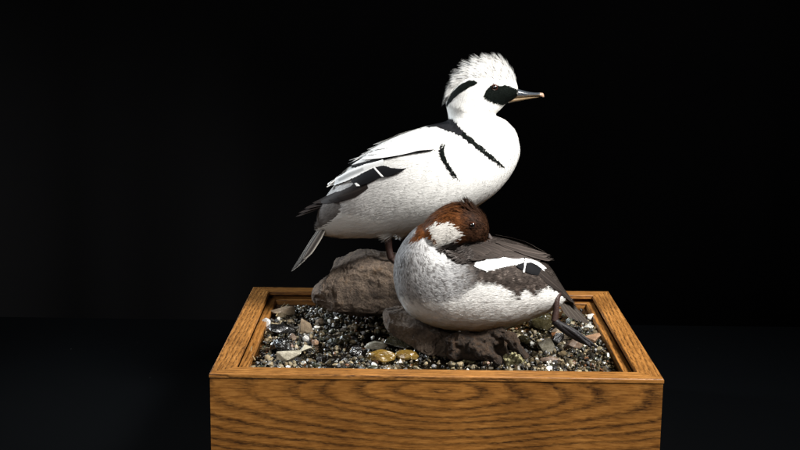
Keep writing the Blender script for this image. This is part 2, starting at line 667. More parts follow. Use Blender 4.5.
def prism(poly_xy, z0, z1, bevel=0.0):
    """vertical prism from a plan outline, top edges bevelled"""
    bm = bmesh.new()
    lo = [bm.verts.new((x, y, z0)) for x, y in poly_xy]
    hi = [bm.verts.new((x, y, z1)) for x, y in poly_xy]
    n = len(poly_xy)
    bm.faces.new(lo[::-1])
    bm.faces.new(hi)
    for i in range(n):
        j = (i+1) % n
        bm.faces.new((lo[i], lo[j], hi[j], hi[i]))
    if bevel:
        es = [e for e in bm.edges if all(abs(v.co.z-z1) < 1e-6 for v in e.verts) and min(abs(e.verts[0].co.x-e.verts[1].co.x), abs(e.verts[0].co.y-e.verts[1].co.y)) < 1e-5]
        bmesh.ops.bevel(bm, geom=es, offset=bevel, segments=3, profile=0.6, affect='EDGES', clamp_overlap=True)
    bmesh.ops.recalc_face_normals(bm, faces=bm.faces)
    bm.verts.index_update()
    V = np.array([v.co[:] for v in bm.verts])
    Fc = [tuple(v.index for v in f.verts) for f in bm.faces]
    bm.free()
    return V, Fc


hw = W/2
g = 0.00015
rails = [
    ('rim_rail', [(-hw, 0), (hw, 0), (hw-RW-g, RW), (-hw+RW+g, RW)], 'oak_x'),
    ('rim_rail', [(hw, D), (-hw, D), (-hw+RW+g, D-RW), (hw-RW-g, D-RW)], 'oak_x'),
    ('rim_rail', [(-hw, D-2*g), (-hw, 2*g), (-hw+RW, RW+2*g), (-hw+RW, D-RW-2*g)], 'oak_y'),
    ('rim_rail', [(hw, 2*g), (hw, D-2*g), (hw-RW, D-RW-2*g), (hw-RW, RW+2*g)], 'oak_y'),
]
for nm, poly, mt in rails:
    V, Fc = prism(poly, H-RH, H, 0.0022)
    mesh_obj(nm, V, Fc, MAT[mt], box, smooth=False)
s = 0.0008
T = 0.018
for nm, poly, mt in (('front_panel', [(-hw+s, s), (hw-s, s), (hw-s, T), (-hw+s, T)], 'oak_front'),
                     ('back_panel', [(-hw+s, D-T), (hw-s, D-T), (hw-s, D-s), (-hw+s, D-s)], 'oak_x'),
                     ('side_panel', [(-hw+s, T), (-hw+T, T), (-hw+T, D-T), (-hw+s, D-T)], 'oak_y'),
                     ('side_panel', [(hw-T, T), (hw-s, T), (hw-s, D-T), (hw-T, D-T)], 'oak_y')):
    V, Fc = prism(poly, 0.0015, H-RH-0.0002, 0.0006)
    mesh_obj(nm, V, Fc, MAT[mt], box, smooth=False)
a0, a1 = hw-RW+0.001, hw-RW-LW
b0, b1 = RW-0.001, RW+LW
for nm, poly, mt in (('inner_ledge', [(-a0, b0), (a0, b0), (a1, b1), (-a1, b1)], 'oak_x'),
                     ('inner_ledge', [(a0, D-b0), (-a0, D-b0), (-a1, D-b1), (a1, D-b1)], 'oak_x'),
                     ('inner_ledge', [(-a0, D-b0-g), (-a0, b0+g), (-a1, b1+g), (-a1, D-b1-g)], 'oak_y'),
                     ('inner_ledge', [(a0, b0+g), (a0, D-b0-g), (a1, D-b1-g), (a1, b1+g)], 'oak_y')):
    V, Fc = prism(poly, 0.10, LZ, 0.0012)
    mesh_obj(nm, V, Fc, MAT[mt], box, smooth=False)
V, Fc = prism([(-hw+T, T), (hw-T, T), (hw-T, D-T), (-hw+T, D-T)], 0.002, 0.10)
mesh_obj('base_board', V, Fc, MAT['oak_x'], box, smooth=False)

# ------------------------------------------------------------------ gravel bed and water
X0, X1, Y0, Y1 = -a1+0.0008, a1-0.0008, b1+0.0008, D-b1-0.0008


def bed_h(x, y):
    q = np.stack([x, y, np.zeros_like(x)], 1)
    h = BED-0.0022 + 0.0030*fbm(q, 20.0, 5, 2)
    h += 0.004*np.exp(-(((x+0.10)/0.09)**2+((y-0.33)/0.06)**2))
    h += 0.003*np.exp(-(((x-0.16)/0.08)**2+((y-0.10)/0.06)**2))
    return h


nx, ny = 90, 70
gx, gy = np.meshgrid(np.linspace(X0, X1, nx), np.linspace(Y0, Y1, ny), indexing='ij')
gz = bed_h(gx.ravel(), gy.ravel())-0.0012
BV = np.stack([gx.ravel(), gy.ravel(), gz], 1)
BF = [(i*ny+j, (i+1)*ny+j, (i+1)*ny+j+1, i*ny+j+1) for i in range(nx-1) for j in range(ny-1)]
BC = np.tile(np.array([0.030, 0.024, 0.016]), (len(BV), 1))
PAL = np.array([(0.007, 0.0065, 0.006), (0.022, 0.018, 0.012), (0.062, 0.047, 0.024), (0.12, 0.088, 0.046), (0.23, 0.19, 0.115),
                (0.60, 0.58, 0.52), (0.28, 0.22, 0.13), (0.13, 0.055, 0.02), (0.036, 0.038, 0.02), (0.11, 0.105, 0.10)])
PW = np.array([.17, .17, .20, .15, .08, .03, .06, .03, .08, .03])
bm = bmesh.new()
bmesh.ops.create_icosphere(bm, subdivisions=2, radius=1.0)
IC = np.array([v.co[:] for v in bm.verts])
IF = [tuple(v.index for v in f.verts) for f in bm.faces]
bm.free()
parts = [(BV, BF, BC)]
NP = 9000
xs = RNG.uniform(X0+0.002, X1-0.002, NP)
ys = RNG.uniform(Y0+0.002, Y1-0.002, NP)
hs = bed_h(xs, ys)
rad = RNG.lognormal(math.log(0.00175), 0.45, NP)
rad = np.clip(rad, 0.0008, 0.0055)
ci = RNG.choice(len(PAL), NP, p=PW)
rad[:420] = RNG.uniform(0.0026, 0.0050, 420)
ci[:420] = RNG.choice([2, 3, 3, 4, 6, 6, 7, 9], 420)
white_patch = fbm(np.stack([xs, ys, 0*xs], 1), 45.0, 66, 2)
ci[(white_patch > 0.45) & (RNG.random(NP) < 0.30)] = 5
GV, GF, GC = [], [], []
goff = 0
PROTO = []
for k in range(48):                              # angular grains: hulls with the sharpest corners knocked off
    q = RNG.normal(size=(RNG.integers(9, 20), 3))
    q /= np.linalg.norm(q, axis=1, keepdims=True)
    bm = bmesh.new()
    for p in q:
        bm.verts.new(p)
    bmesh.ops.convex_hull(bm, input=bm.verts)
    bmesh.ops.delete(bm, geom=[v for v in bm.verts if not v.link_faces], context='VERTS')
    bmesh.ops.bevel(bm, geom=list(bm.edges), offset=0.16, segments=1, affect='EDGES', clamp_overlap=True)
    bmesh.ops.triangulate(bm, faces=bm.faces[:])
    bmesh.ops.recalc_face_normals(bm, faces=bm.faces)
    bm.verts.index_update()
    PROTO.append((np.array([v.co[:] for v in bm.verts]), np.array([[v.index for v in f.verts] for f in bm.faces])))
    bm.free()
IFa = np.array(IF)
for k in range(NP):
    r = rad[k]
    sc3 = r*RNG.uniform(0.65, 1.3, 3)
    A = RNG.normal(size=(3, 3))
    Q, _ = np.linalg.qr(A)
    pv, pf = PROTO[RNG.integers(len(PROTO))]
    pts = (pv*sc3) @ Q.T
    pts += np.array([xs[k], ys[k], hs[k]+r*RNG.uniform(-0.1, 0.75)])
    GV.append(pts)
    GF.append(pf + goff)
    goff += len(pts)
    cc = PAL[ci[k]]*RNG.uniform(0.7, 1.3)
    GC.append(cc*RNG.uniform(0.8, 1.2, (len(pts), 1)))
parts.append((np.concatenate(GV), [tuple(f) for f in np.concatenate(GF)], np.concatenate(GC)))
V, Fc, C = merge(parts)
o = mesh_obj('gravel', V, Fc, MAT['pebble'], cols=C, smooth=False)
tag(o, 'fine wet mixed gravel covering the floor of the oak box', 'gravel', kind='stuff')
V = [(X0, Y0, BED), (X1, Y0, BED), (X1, Y1, BED), (X0, Y1, BED)]
o = mesh_obj('water', V, [(0, 1, 2, 3)], MAT['water'], smooth=False)
o['kind'] = 'structure'


# ------------------------------------------------------------------ stones, driftwood
bm = bmesh.new()
bmesh.ops.create_icosphere(bm, subdivisions=5, radius=1.0)
IC5 = np.array([v.co[:] for v in bm.verts])
IF5 = [tuple(v.index for v in f.verts) for f in bm.faces]
bm.free()


def stone_mesh(c, size, seed, cuts=7, rough=0.05, rot=0.0, tilt=0.0, cutlim=(0.55, 0.85)):
    r = np.random.default_rng(seed)
    p = IC5.copy()
    for _ in range(cuts):
        n = r.normal(size=3)
        n /= np.linalg.norm(n)
        d = p @ n
        p = p - np.outer(np.maximum(d-r.uniform(*cutlim), 0)*0.93, n)
    p = p*(1+rough*fbm(p, 2.2, seed, 4)[:, None])
    p = p/np.abs(p).max(0)
    p = p*np.array(size)/2
    ct, st = math.cos(tilt), math.sin(tilt)
    p = p @ np.array([[ct, 0, st], [0, 1, 0], [-st, 0, ct]]).T
    cr, sr = math.cos(rot), math.sin(rot)
    p = p @ np.array([[cr, -sr, 0], [sr, cr, 0], [0, 0, 1]]).T
    return p + np.array(c)


def hull_mesh(c, size, seed, npts=11, rot=0.0):
    r = np.random.default_rng(seed)
    q = r.normal(size=(npts, 3))
    q /= np.linalg.norm(q, axis=1, keepdims=True)
    bm = bmesh.new()
    for p in q:
        bm.verts.new(p)
    res = bmesh.ops.convex_hull(bm, input=bm.verts)
    bmesh.ops.delete(bm, geom=[v for v in bm.verts if not v.link_faces], context='VERTS')
    bmesh.ops.bevel(bm, geom=list(bm.edges), offset=0.07, segments=2, profile=0.6, affect='EDGES', clamp_overlap=True)
    bmesh.ops.triangulate(bm, faces=bm.faces[:])
    bmesh.ops.subdivide_edges(bm, edges=bm.edges[:], cuts=3, use_grid_fill=True)
    bmesh.ops.recalc_face_normals(bm, faces=bm.faces)
    bm.verts.index_update()
    p = np.array([v.co[:] for v in bm.verts])
    f = [tuple(v.index for v in x.verts) for x in bm.faces]
    bm.free()
    p = p*(1+0.035*fbm(p, 3.5, seed, 4)[:, None])
    lo, hi = p.min(0), p.max(0)
    p = (p-(lo+hi)/2)/(hi-lo)*np.array(size)
    cr, sr = math.cos(rot), math.sin(rot)
    p = p @ np.array([[cr, -sr, 0], [sr, cr, 0], [0, 0, 1]]).T
    return p+np.array(c), f


def stone(name, px, py, wpx, hpx, dpx, mat, label, cat, seed, group=None, **kw):
    """a stone whose visible middle is at the pixel, sunk a little in the gravel"""
    q = PZ(px, py+hpx*0.30, BED)
    k = mpp(q[1])
    size = (wpx*k, dpx*k, hpx*k*1.15)
    c = np.array([q[0], q[1], BED + size[2]*0.30])
    if kw.pop('hull', 0):
        p, fc = hull_mesh(c, size, seed, kw.pop('npts', 11), kw.pop('rot', 0.0))
    else:
        p, fc = stone_mesh(c, size, seed, **kw), IF5
    o = mesh_obj(name, p, fc, mat, origin=(c[0], c[1], BED))
    return tag(o, label, cat, group)


MAT['tan'] = rock_mat('tan_sandstone', [(0.1476, 0.1042, 0.0651), (0.2604, 0.1910, 0.1215), (0.3646, 0.2864, 0.1910)], 0.6, 90, 0.35, 0.15)
MAT['pale'] = rock_mat('pale_flint', [(0.2621, 0.2340, 0.1685), (0.4306, 0.3931, 0.2995), (0.5803, 0.5429, 0.4493)], 0.5, 110, 0.3, 0.25)
MAT['white'] = rock_mat('white_quartz', [(0.4, 0.39, 0.36), (0.6, 0.58, 0.54), (0.75, 0.73, 0.7)], 0.35, 160, 0.4, 0.4)
MAT['dark'] = rock_mat('black_flint', [(0.0036, 0.0036, 0.0042), (0.0090, 0.0084, 0.0084), (0.0180, 0.0168, 0.0150)], 0.18, 90, 0.5, 0.9)
MAT['ochre'] = rock_mat('ochre_river_stone', [(0.1075, 0.0571, 0.0080), (0.1814, 0.1075, 0.0202), (0.2285, 0.1478, 0.0403)], 0.22, 70, 0.25, 0.9)
MAT['olive'] = rock_mat('olive_river_stone', [(0.0210, 0.0180, 0.0072), (0.0420, 0.0348, 0.0150), (0.0660, 0.0540, 0.0270)], 0.25, 70, 0.3, 0.8)
MAT['peach'] = rock_mat('peach_stone', [(0.1755, 0.0965, 0.0527), (0.3159, 0.1843, 0.1053), (0.4037, 0.2633, 0.1667)], 0.45, 90, 0.3, 0.4)
MAT['brownstone'] = rock_mat('brown_stone', [(0.0810, 0.0527, 0.0340), (0.1539, 0.1013, 0.0688), (0.2268, 0.1620, 0.1134)], 0.5, 90, 0.4, 0.3)
MAT['boulder'] = rock_mat('brown_rock', [(0.0358, 0.0264, 0.0187), (0.1030, 0.0720, 0.0513), (0.1736, 0.1260, 0.0900), (0.1344, 0.0792, 0.0413)], 0.85, 60, 1.0, 0.0, spots=(0.10, 0.056, 0.028), depth=0.005)
MAT['lichen'] = rock_mat('pale_lichen', [(0.14, 0.12, 0.04), (0.42, 0.38, 0.19), (0.66, 0.62, 0.42)], 0.7, 240, 0.9, 0.1)
MAT['bark'] = rock_mat('dark_driftwood', [(0.008, 0.005, 0.003), (0.030, 0.017, 0.009), (0.065, 0.036, 0.018), (0.10, 0.05, 0.02)], 0.85, 130, 1.0, 0.0, depth=0.005)
MAT['straw'] = rock_mat('dry_straw', [(0.22, 0.15, 0.07), (0.35, 0.26, 0.13), (0.42, 0.33, 0.18)], 0.6, 200, 0.2, 0.0)


def rock_loft(secs, Yc, seed, amp, mat, name, label, cat, n=240, ring=170, base=None):
    V, Fc, _ = loft(secs, Yc, n, ring, power=0.6)
    k = mpp(Yc)
    rr = np.random.default_rng(seed+500)
    for _ in range(22):
        nn = rr.normal(size=3)*np.array([0.7, 1.0, 0.8])
        nn[1] = -abs(nn[1])
        nn[2] = abs(nn[2])*0.9-0.1
        nn /= np.linalg.norm(nn)
        dd = V @ nn
        top = np.quantile(dd, rr.uniform(0.93, 0.99))
        V = V - np.outer(np.maximum(dd-top, 0)*0.9, nn)
    d = fbm(V, 1/(26*k), seed, 5)
    ridge = 1-np.abs(vnoise(V*np.array([0.6, 1, 1.7]), 1/(15*k), seed+9))
    c = V.mean(0)
    nrm = V-c
    nrm[:, 0] *= 0.35
    nrm /= np.linalg.norm(nrm, axis=1, keepdims=True)+1e-9
    strata = 1-np.abs(vnoise(V*np.array([0.35, 0.35, 1.6])+0.004*d[:, None], 1/(7*k), seed+31))
    pits = fbm(V*np.array([0.8, 0.8, 1.3]), 1/(5.0*k), seed+41, 3)
    cell = np.floor(2.5*(fbm(V, 1/(20*k), seed+51, 2)+1))/2.5-0.9
    V = V + nrm*((d*0.6+ridge*0.8-0.6+0.38*strata+0.26*pits+0.9*cell)*amp*k)[:, None]
    o = mesh_obj(name, V, Fc, mat, origin=(c[0], c[1], base if base is not None else V[:, 2].min()))
    return tag(o, label, cat), V, Fc


# the two ducks stand on and lie over these
YM = 0.275            # middle plane of the standing drake
YF = 0.145            # middle plane of the resting duck
big_rock, RV, RF = rock_loft(
    [(312, 292, 313, 299, 5), (319, 284, 320, 303, 18), (327, 277, 328, 306, 24), (332, 268, 334, 308, 28), (338, 259, 341, 310, 33),
     (352, 256, 354, 311, 36), (370, 254, 372, 312, 38), (390, 256, 392, 312, 38), (408, 259, 410, 312, 36), (428, 262, 429, 312, 34),
     (446, 268, 446, 312, 30), (456, 280, 456, 310, 20), (461, 292, 461, 306, 8)],
    0.285, 3, 2.4, MAT['boulder'], 'boulder', 'large rough brown rock the white duck stands on', 'rock')
rock2, _, _ = rock_loft(
    [(381, 313, 382, 322, 4), (389, 309, 390, 330, 16), (400, 308, 402, 338, 24), (414, 316, 416, 344, 30), (430, 324, 432, 350, 30),
     (444, 328, 445, 352, 26), (456, 332, 456, 350, 14), (460, 337, 460, 346, 4)],
    0.155, 21, 2.6, MAT['boulder'], 'rock', 'low brown rock under the breast of the resting duck', 'rock')

stone('stone', 306, 327, 17, 17, 11, MAT['tan'], 'upright triangular tan stone in the left half of the gravel', 'stone', 5, hull=1, npts=7)
stone('stone', 283, 312, 27, 9, 14, MAT['tan'], 'flat tan slab near the back left corner of the box', 'stone', 6, hull=1, npts=12, rot=0.2)
stone('stone', 266, 323, 10, 9, 9, MAT['white'], 'white round stone against the left inner ledge', 'stone', 7, cuts=5)
stone('stone', 281, 330, 30, 11, 18, MAT['dark'], 'long black wet stone behind the glittering dark one at left', 'stone', 18, hull=1, npts=10, rot=0.3)
stone('stone', 281, 347, 24, 16, 18, MAT['dark'], 'glossy black wet stone with white glints at left', 'stone', 9, cuts=5, rough=0.16)
stone('stone', 289, 359, 26, 15, 13, MAT['pale'], 'angular pale stone behind the front left of the rim', 'stone', 10, hull=1, npts=9)
stone('stone', 281, 343, 9, 10, 8, MAT['white'], 'small bright white stone on the dark wet stone', 'stone', 11, cuts=5)
stone('stone', 305, 350, 14, 8, 9, MAT['pale'], 'thin pale stone just behind the angular pale stone', 'stone', 12, hull=1, npts=10)
stone('stone', 293, 337, 8, 8, 7, MAT['brownstone'], 'small round brown stone below the triangular tan one', 'stone', 13, cuts=3)
stone('stone', 306, 339, 7, 7, 6, MAT['white'], 'small white pebble below the triangular tan stone', 'pebble', 14, cuts=3)
stone('stone', 315, 343, 8, 6, 6, MAT['peach'], 'small amber pebble among the grey gravel at left', 'pebble', 15, cuts=2)
stone('stone', 320, 322, 10, 7, 8, MAT['tan'], 'small tan stone right of the triangular one', 'stone', 16, cuts=5)
stone('stone', 376, 347, 22, 10, 13, MAT['pale'], 'pale smooth stone behind the ochre stones', 'stone', 17, cuts=4, rough=0.06)
stone('stone', 382, 357, 31, 14, 17, MAT['ochre'], 'wet ochre yellow stone behind the front rim, left of its pair', 'stone', 19, cuts=3, rough=0.08)
stone('stone', 406, 356, 27, 12, 16, MAT['ochre'], 'wet ochre yellow stone with a bright glint, right of its pair', 'stone', 20, cuts=3, rough=0.08)
stone('stone', 405, 343, 44, 13, 22, MAT['olive'], 'flat dark olive slab in shade below the resting duck', 'stone', 22, cuts=4)
stone('stone', 357, 352, 16, 11, 12, MAT['dark'], 'black wet stone left of the ochre stones', 'stone', 23, cuts=4, rough=0.2)
stone('stone', 345, 340, 13, 9, 10, MAT['olive'], 'small dark olive stone in the middle of the gravel', 'stone', 41, cuts=4, rough=0.1)
stone('stone', 541, 323, 26, 20, 16, MAT['olive'], 'smooth wet olive stone under the belly beside the trailing leg', 'stone', 24, cuts=3, rough=0.06)
stone('stone', 546, 347, 17, 18, 13, MAT['pale'], 'upright cream stone left of the trailing foot', 'stone', 25, hull=1, npts=11)
stone('stone', 573, 346, 20, 13, 14, MAT['brownstone'], 'brown stone just under the trailing foot', 'stone', 26, hull=1, npts=12)
stone('stone', 592, 340, 17, 12, 12, MAT['peach'], 'peach coloured stone behind the tip of the trailing foot', 'stone', 27, hull=1, npts=13)
stone('stone', 590, 317, 10, 8, 8, MAT['white'], 'white stone near the back right corner of the box', 'stone', 28, cuts=6)
stone('stone', 557, 339, 16, 12, 11, MAT['dark'], 'glossy black stone between the cream and brown stones', 'stone', 29, hull=1, npts=12)
stone('stone', 560, 331, 20, 9, 12, MAT['tan'], 'tan stone behind the black one beside the trailing leg', 'stone', 30, hull=1, npts=12)
stone('stone', 551, 360, 26, 8, 10, MAT['brownstone'], 'flat grey brown stone low behind the front rim at right', 'stone', 31, cuts=5)
stone('stone', 523, 341, 14, 10, 12, MAT['olive'], 'small olive stone right of the driftwood', 'stone', 32, cuts=4)


def lump_clump(px, py, wpx, hpx, n, mat, name, label, cat, seed):
    r = np.random.default_rng(seed)
    q = PZ(px, py+hpx*0.35, BED)
    k = mpp(q[1])
    parts = []
    for _ in range(n):
        u = r.normal(size=3)
        u /= np.linalg.norm(u)
        u[2] = abs(u[2])
        c = q + np.array([u[0]*wpx/2, u[1]*wpx*0.35, u[2]*hpx*0.85])*k*r.uniform(0.55, 1.0)
        rr = k*r.uniform(1.1, 2.3)
        parts.append((IC*rr*r.uniform(0.8, 1.2, 3)+c, IF))
    parts.append((IC*np.array([wpx*0.42, wpx*0.3, hpx*0.7])*k+q, IF))
    V, Fc, _ = merge(parts)
    return tag(mesh_obj(name, V, Fc, mat, origin=tuple(q)), label, cat)


lump_clump(467, 356, 24, 13, 110, MAT['lichen'], 'lichen_clump', 'cream knobbly lichen clump behind the middle of the front rim', 'lichen', 3)
lump_clump(513, 359, 27, 13, 100, MAT['lichen'], 'lichen_clump', 'greyer knobbly lichen clump right of the driftwood root', 'lichen', 8)


def root_wood():
    v, f, _ = loft([(444, 341, 445, 352, 5), (451, 334, 452, 360, 11), (462, 331, 463, 362, 13), (476, 330, 478, 362, 13), (490, 330, 493, 362, 12), (501, 333, 503, 360, 9), (506, 342, 506, 354, 4)], 0.118, 70, 48, 0.7)
    parts = [(v, f)]
    for path, rr in (([(488, 331, .118), (504, 334, .106), (516, 344, .099), (527, 357, .092)], [7, 6, 5.5, 3]),
                     ([(470, 345, .098), (484, 352, .092), (500, 362, .086)], [6, 7, 4])):
        pts = [P(a, c, y) for a, c, y in path]
        pp, r2 = smooth_path(pts, [x*mpp(.11) for x in rr], 9)
        v, f = tube(pp, r2, 22)
        parts.append((np.array(v), f))
    V, Fc, _ = merge(parts)
    V, Fc, NO = remeshed(V, Fc, 0.0011, 1)
    k = mpp(.11)
    V = V + NO*(k*(4.2*fbm(V*np.array([0.8, 1, 0.8]), 1/(10*k), 31, 4)+2.2*(1-np.abs(vnoise(V*np.array([0.7, 1, 0.7]), 1/(5.0*k), 77)))-2.0))[:, None]
    c = V.mean(0)
    return tag(mesh_obj('driftwood', V, Fc, MAT['bark'], origin=(c[0], c[1], BED)), 'dark gnarled driftwood root below the belly of the resting duck', 'driftwood')


root_wood()
pp, r2 = smooth_path([PZ(276, 316, BED+0.004), PZ(281, 308, BED+0.006), PZ(285, 303, BED+0.010)], [0.0008, 0.0007, 0.0004], 5)
v, f = tube(pp, r2, 6)
tag(mesh_obj('straw', v, f, MAT['straw'], origin=tuple(pp[0])), 'dry straw stalk leaning over the flat tan slab', 'straw')
pp, r2 = smooth_path([PZ(255, 360, BED+0.002), PZ(251, 352, BED+0.006), PZ(252, 346, BED+0.007)], [0.0008, 0.0007, 0.0004], 5)
v, f = tube(pp, r2, 6)
tag(mesh_obj('straw', v, f, MAT['straw'], origin=tuple(pp[0])), 'short straw stalk against the left inner ledge at the front', 'straw')
#@@BIRDS
# ------------------------------------------------------------------ bird building
class Bird:
    def __init__(self, V, Fc, NO, Yc, flowpts, flowdir, paint):
        self.V, self.F, self.N, self.Y, self.paint = V, Fc, NO, Yc, paint
        tri = []
        for f in Fc:
            for i in range(1, len(f)-1):
                tri.append((f[0], f[i], f[i+1]))
        self.T = np.array(tri)
        kd = kdtree.KDTree(len(flowpts))
        for i, p in enumerate(flowpts):
            kd.insert(p, i)
        kd.balance()
        fl = np.array([flowdir[kd.find(p)[1]] for p in V])
        fl = fl - NO*(fl*NO).sum(1, keepdims=True)
        self.FL = fl/(np.linalg.norm(fl, axis=1, keepdims=True)+1e-9)
        self.bvh = bvhtree.BVHTree.FromPolygons([tuple(v) for v in V], Fc)

    def px(self, Q):
        """side view coordinates of points, far side folded onto the near side"""
        q = np.array(Q, float)
        q[:, 1] = self.Y-np.abs(q[:, 1]-self.Y)
        return proj(q)

    def hit(self, px, py):
        d = ray(px, py)
        loc, n, i, t = self.bvh.ray_cast(Vector(CAM), Vector(d/np.linalg.norm(d)))
        return (np.array(loc), np.array(n)) if loc is not None else (None, None)


def cover(b, name, count, parent, mat, length, width, lift, mask=None, seed=0, wander=0.18, jit=0.06, clump=0.0, dirfn=None, colfn=None, droop=0.0, nj=0.06, extra=None, build=True, flat=0.0):
    """short overlapping feather barbs lying along the flow of the body; one mesh"""
    r = np.random.default_rng(seed)
    T = b.T
    A = b.V[T[:, 0]]
    B = b.V[T[:, 1]]
    Cc = b.V[T[:, 2]]
    ar = np.linalg.norm(np.cross(B-A, Cc-A), axis=1)
    t = r.choice(len(T), count, p=ar/ar.sum())
    u, v = r.random(count), r.random(count)
    s = u+v > 1
    u[s], v[s] = 1-u[s], 1-v[s]
    w = 1-u-v
    bl = lambda X: X[T[t, 0]]*w[:, None]+X[T[t, 1]]*u[:, None]+X[T[t, 2]]*v[:, None]
    p, n, f = bl(b.V), bl(b.N), bl(b.FL)
    n /= np.linalg.norm(n, axis=1, keepdims=True)+1e-9
    X, Y = b.px(p)
    if mask is not None:
        k = mask(X, Y, p)
        keep = r.random(count) < k
        p, n, f, X, Y = p[keep], n[keep], f[keep], X[keep], Y[keep]
    m = len(p)
    if dirfn is not None:
        f = dirfn(X, Y, p, n, f)
    side = np.cross(n, f)
    f = f + side*(wander*fbm(p, 160.0, seed+3, 2))[:, None] + side*(r.normal(size=m)*0.10)[:, None]
    f /= np.linalg.norm(f, axis=1, keepdims=True)+1e-9
    side = np.cross(n, f)
    side /= np.linalg.norm(side, axis=1, keepdims=True)+1e-9
    L = (length(X, Y) if callable(length) else np.full(m, length))*r.uniform(0.7, 1.25, m)
    Wd = (width(X, Y) if callable(width) else np.full(m, width))*r.uniform(0.7, 1.3, m)
    Lf = (lift(X, Y) if callable(lift) else np.full(m, lift))*r.uniform(0.5, 1.4, m)
    if clump:
        # barbs of one small feather run together towards its tip
        cid = np.floor(p/0.0042 + vnoise(p, 90.0, seed+8)[:, None]*0.6)
        hsh = (cid @ np.array([12.9898, 78.233, 37.719]))
        side_c = np.sin(hsh*43.7)*0.35
        lf_c = 1+0.6*np.sin(hsh*91.3)
        f = f + side*(side_c*clump)[:, None]
        f /= np.linalg.norm(f, axis=1, keepdims=True)
        Lf = Lf*lf_c
    q0 = p - n*0.0003 - f*(L*0.15)[:, None]
    q1 = p + f*(L*0.42)[:, None] + n*(Lf*0.8)[:, None]
    q2 = p + f*(L*0.80)[:, None] + n*(Lf*1.05)[:, None]
    q3 = p + f*L[:, None] + n*(Lf*(1-droop))[:, None]
    sw = side*(Wd*0.5)[:, None]
    VV = np.stack([q0-sw*0.7, q0+sw*0.7, q1-sw, q1+sw, q2-sw*0.7, q2+sw*0.7, q3], 1).reshape(-1, 3)
    base = np.arange(m)*7
    q = np.stack([base, base+2, base+3, base+1], 1)
    q_ = np.stack([base+2, base+4, base+5, base+3], 1)
    tr = np.stack([base+4, base+6, base+5], 1)
    faces = q.tolist()+q_.tolist()+tr.tolist()
    mid = p + f*(L*0.45)[:, None]
    c = (colfn or b.paint)(mid)
    c = c*(1+r.normal(size=m)*jit*(1-0.8*sstep(0.3, 0.6, c.mean(1))))[:, None]
    cc = np.repeat(np.clip(c, 0.003, 0.9), 7, 0).reshape(m, 7, 3)
    cc[:, :2] *= 0.96  # barb roots slightly darker: shading between barbs put into the colour
    nn = n*(1-flat) + r.normal(size=(m, 3))*nj + f*0.06
    if flat:
        nn = nn + flat*np.stack([np.full(m, 0.25), np.where(p[:, 1] < b.Y+0.002, -0.85, 0.85), np.full(m, 0.45)], 1)
    nn /= np.linalg.norm(nn, axis=1, keepdims=True)
    out = [VV, faces, cc.reshape(-1, 3), np.repeat(nn, 7, 0)]
    if not build:
        return out
    for e in (extra or []):
        n0 = len(out[0])
        out = [np.concatenate([out[0], e[0]]), out[1]+[[i+n0 for i in f_] for f_ in e[1]], np.concatenate([out[2], e[2]]), np.concatenate([out[3], e[3]])]
    return mesh_obj(name, out[0], out[1], mat, parent, cols=out[2], normals=out[3])


def blade(p0, p1, width, nrm, col, bend=0.0, sag=0.0, nl=18, nw=6, tip=0.55, camber=0.12, edge=None, shaft=None, root=0.35):
    """one flight feather: shaft, two vanes, rounded tip; world space"""
    p0, p1, nrm = np.array(p0, float), np.array(p1, float), np.array(nrm, float)
    ax = p1-p0
    L = np.linalg.norm(ax)
    ax /= L
    sd = np.cross(nrm, ax)
    sd /= np.linalg.norm(sd)
    nr = np.cross(ax, sd)
    V, C = [], []
    for i in range(nl+1):
        t = i/nl
        w = width*0.5*(root+(1-root)*min(1, t*2.2)**0.8)*max(0.0, 1-max(0, (t-tip)/(1-tip))**2.4)**0.75
        w = max(w, width*0.01)
        o = p0+ax*(L*t)+sd*(bend*L*math.sin(math.pi*t*0.5)*t)+nr*(sag*L*t*t)
        for j in range(nw+1):
            s = j/nw*2-1
            V.append(o+sd*(w*s)+nr*(-camber*w*s*s+(0.06*w if abs(s) < 0.05 else 0)))
            c = np.array(col(t, s) if callable(col) else col, float)
            if edge is not None and abs(s) > 0.72:
                c = np.array(edge)
            if shaft is not None and abs(s) < 0.05:
                c = np.array(shaft)
            C.append(c)
    Fc = []
    for i in range(nl):
        for j in range(nw):
            a = i*(nw+1)+j
            Fc.append((a, a+1, a+nw+2, a+nw+1))
    return np.array(V), Fc, np.array(C)


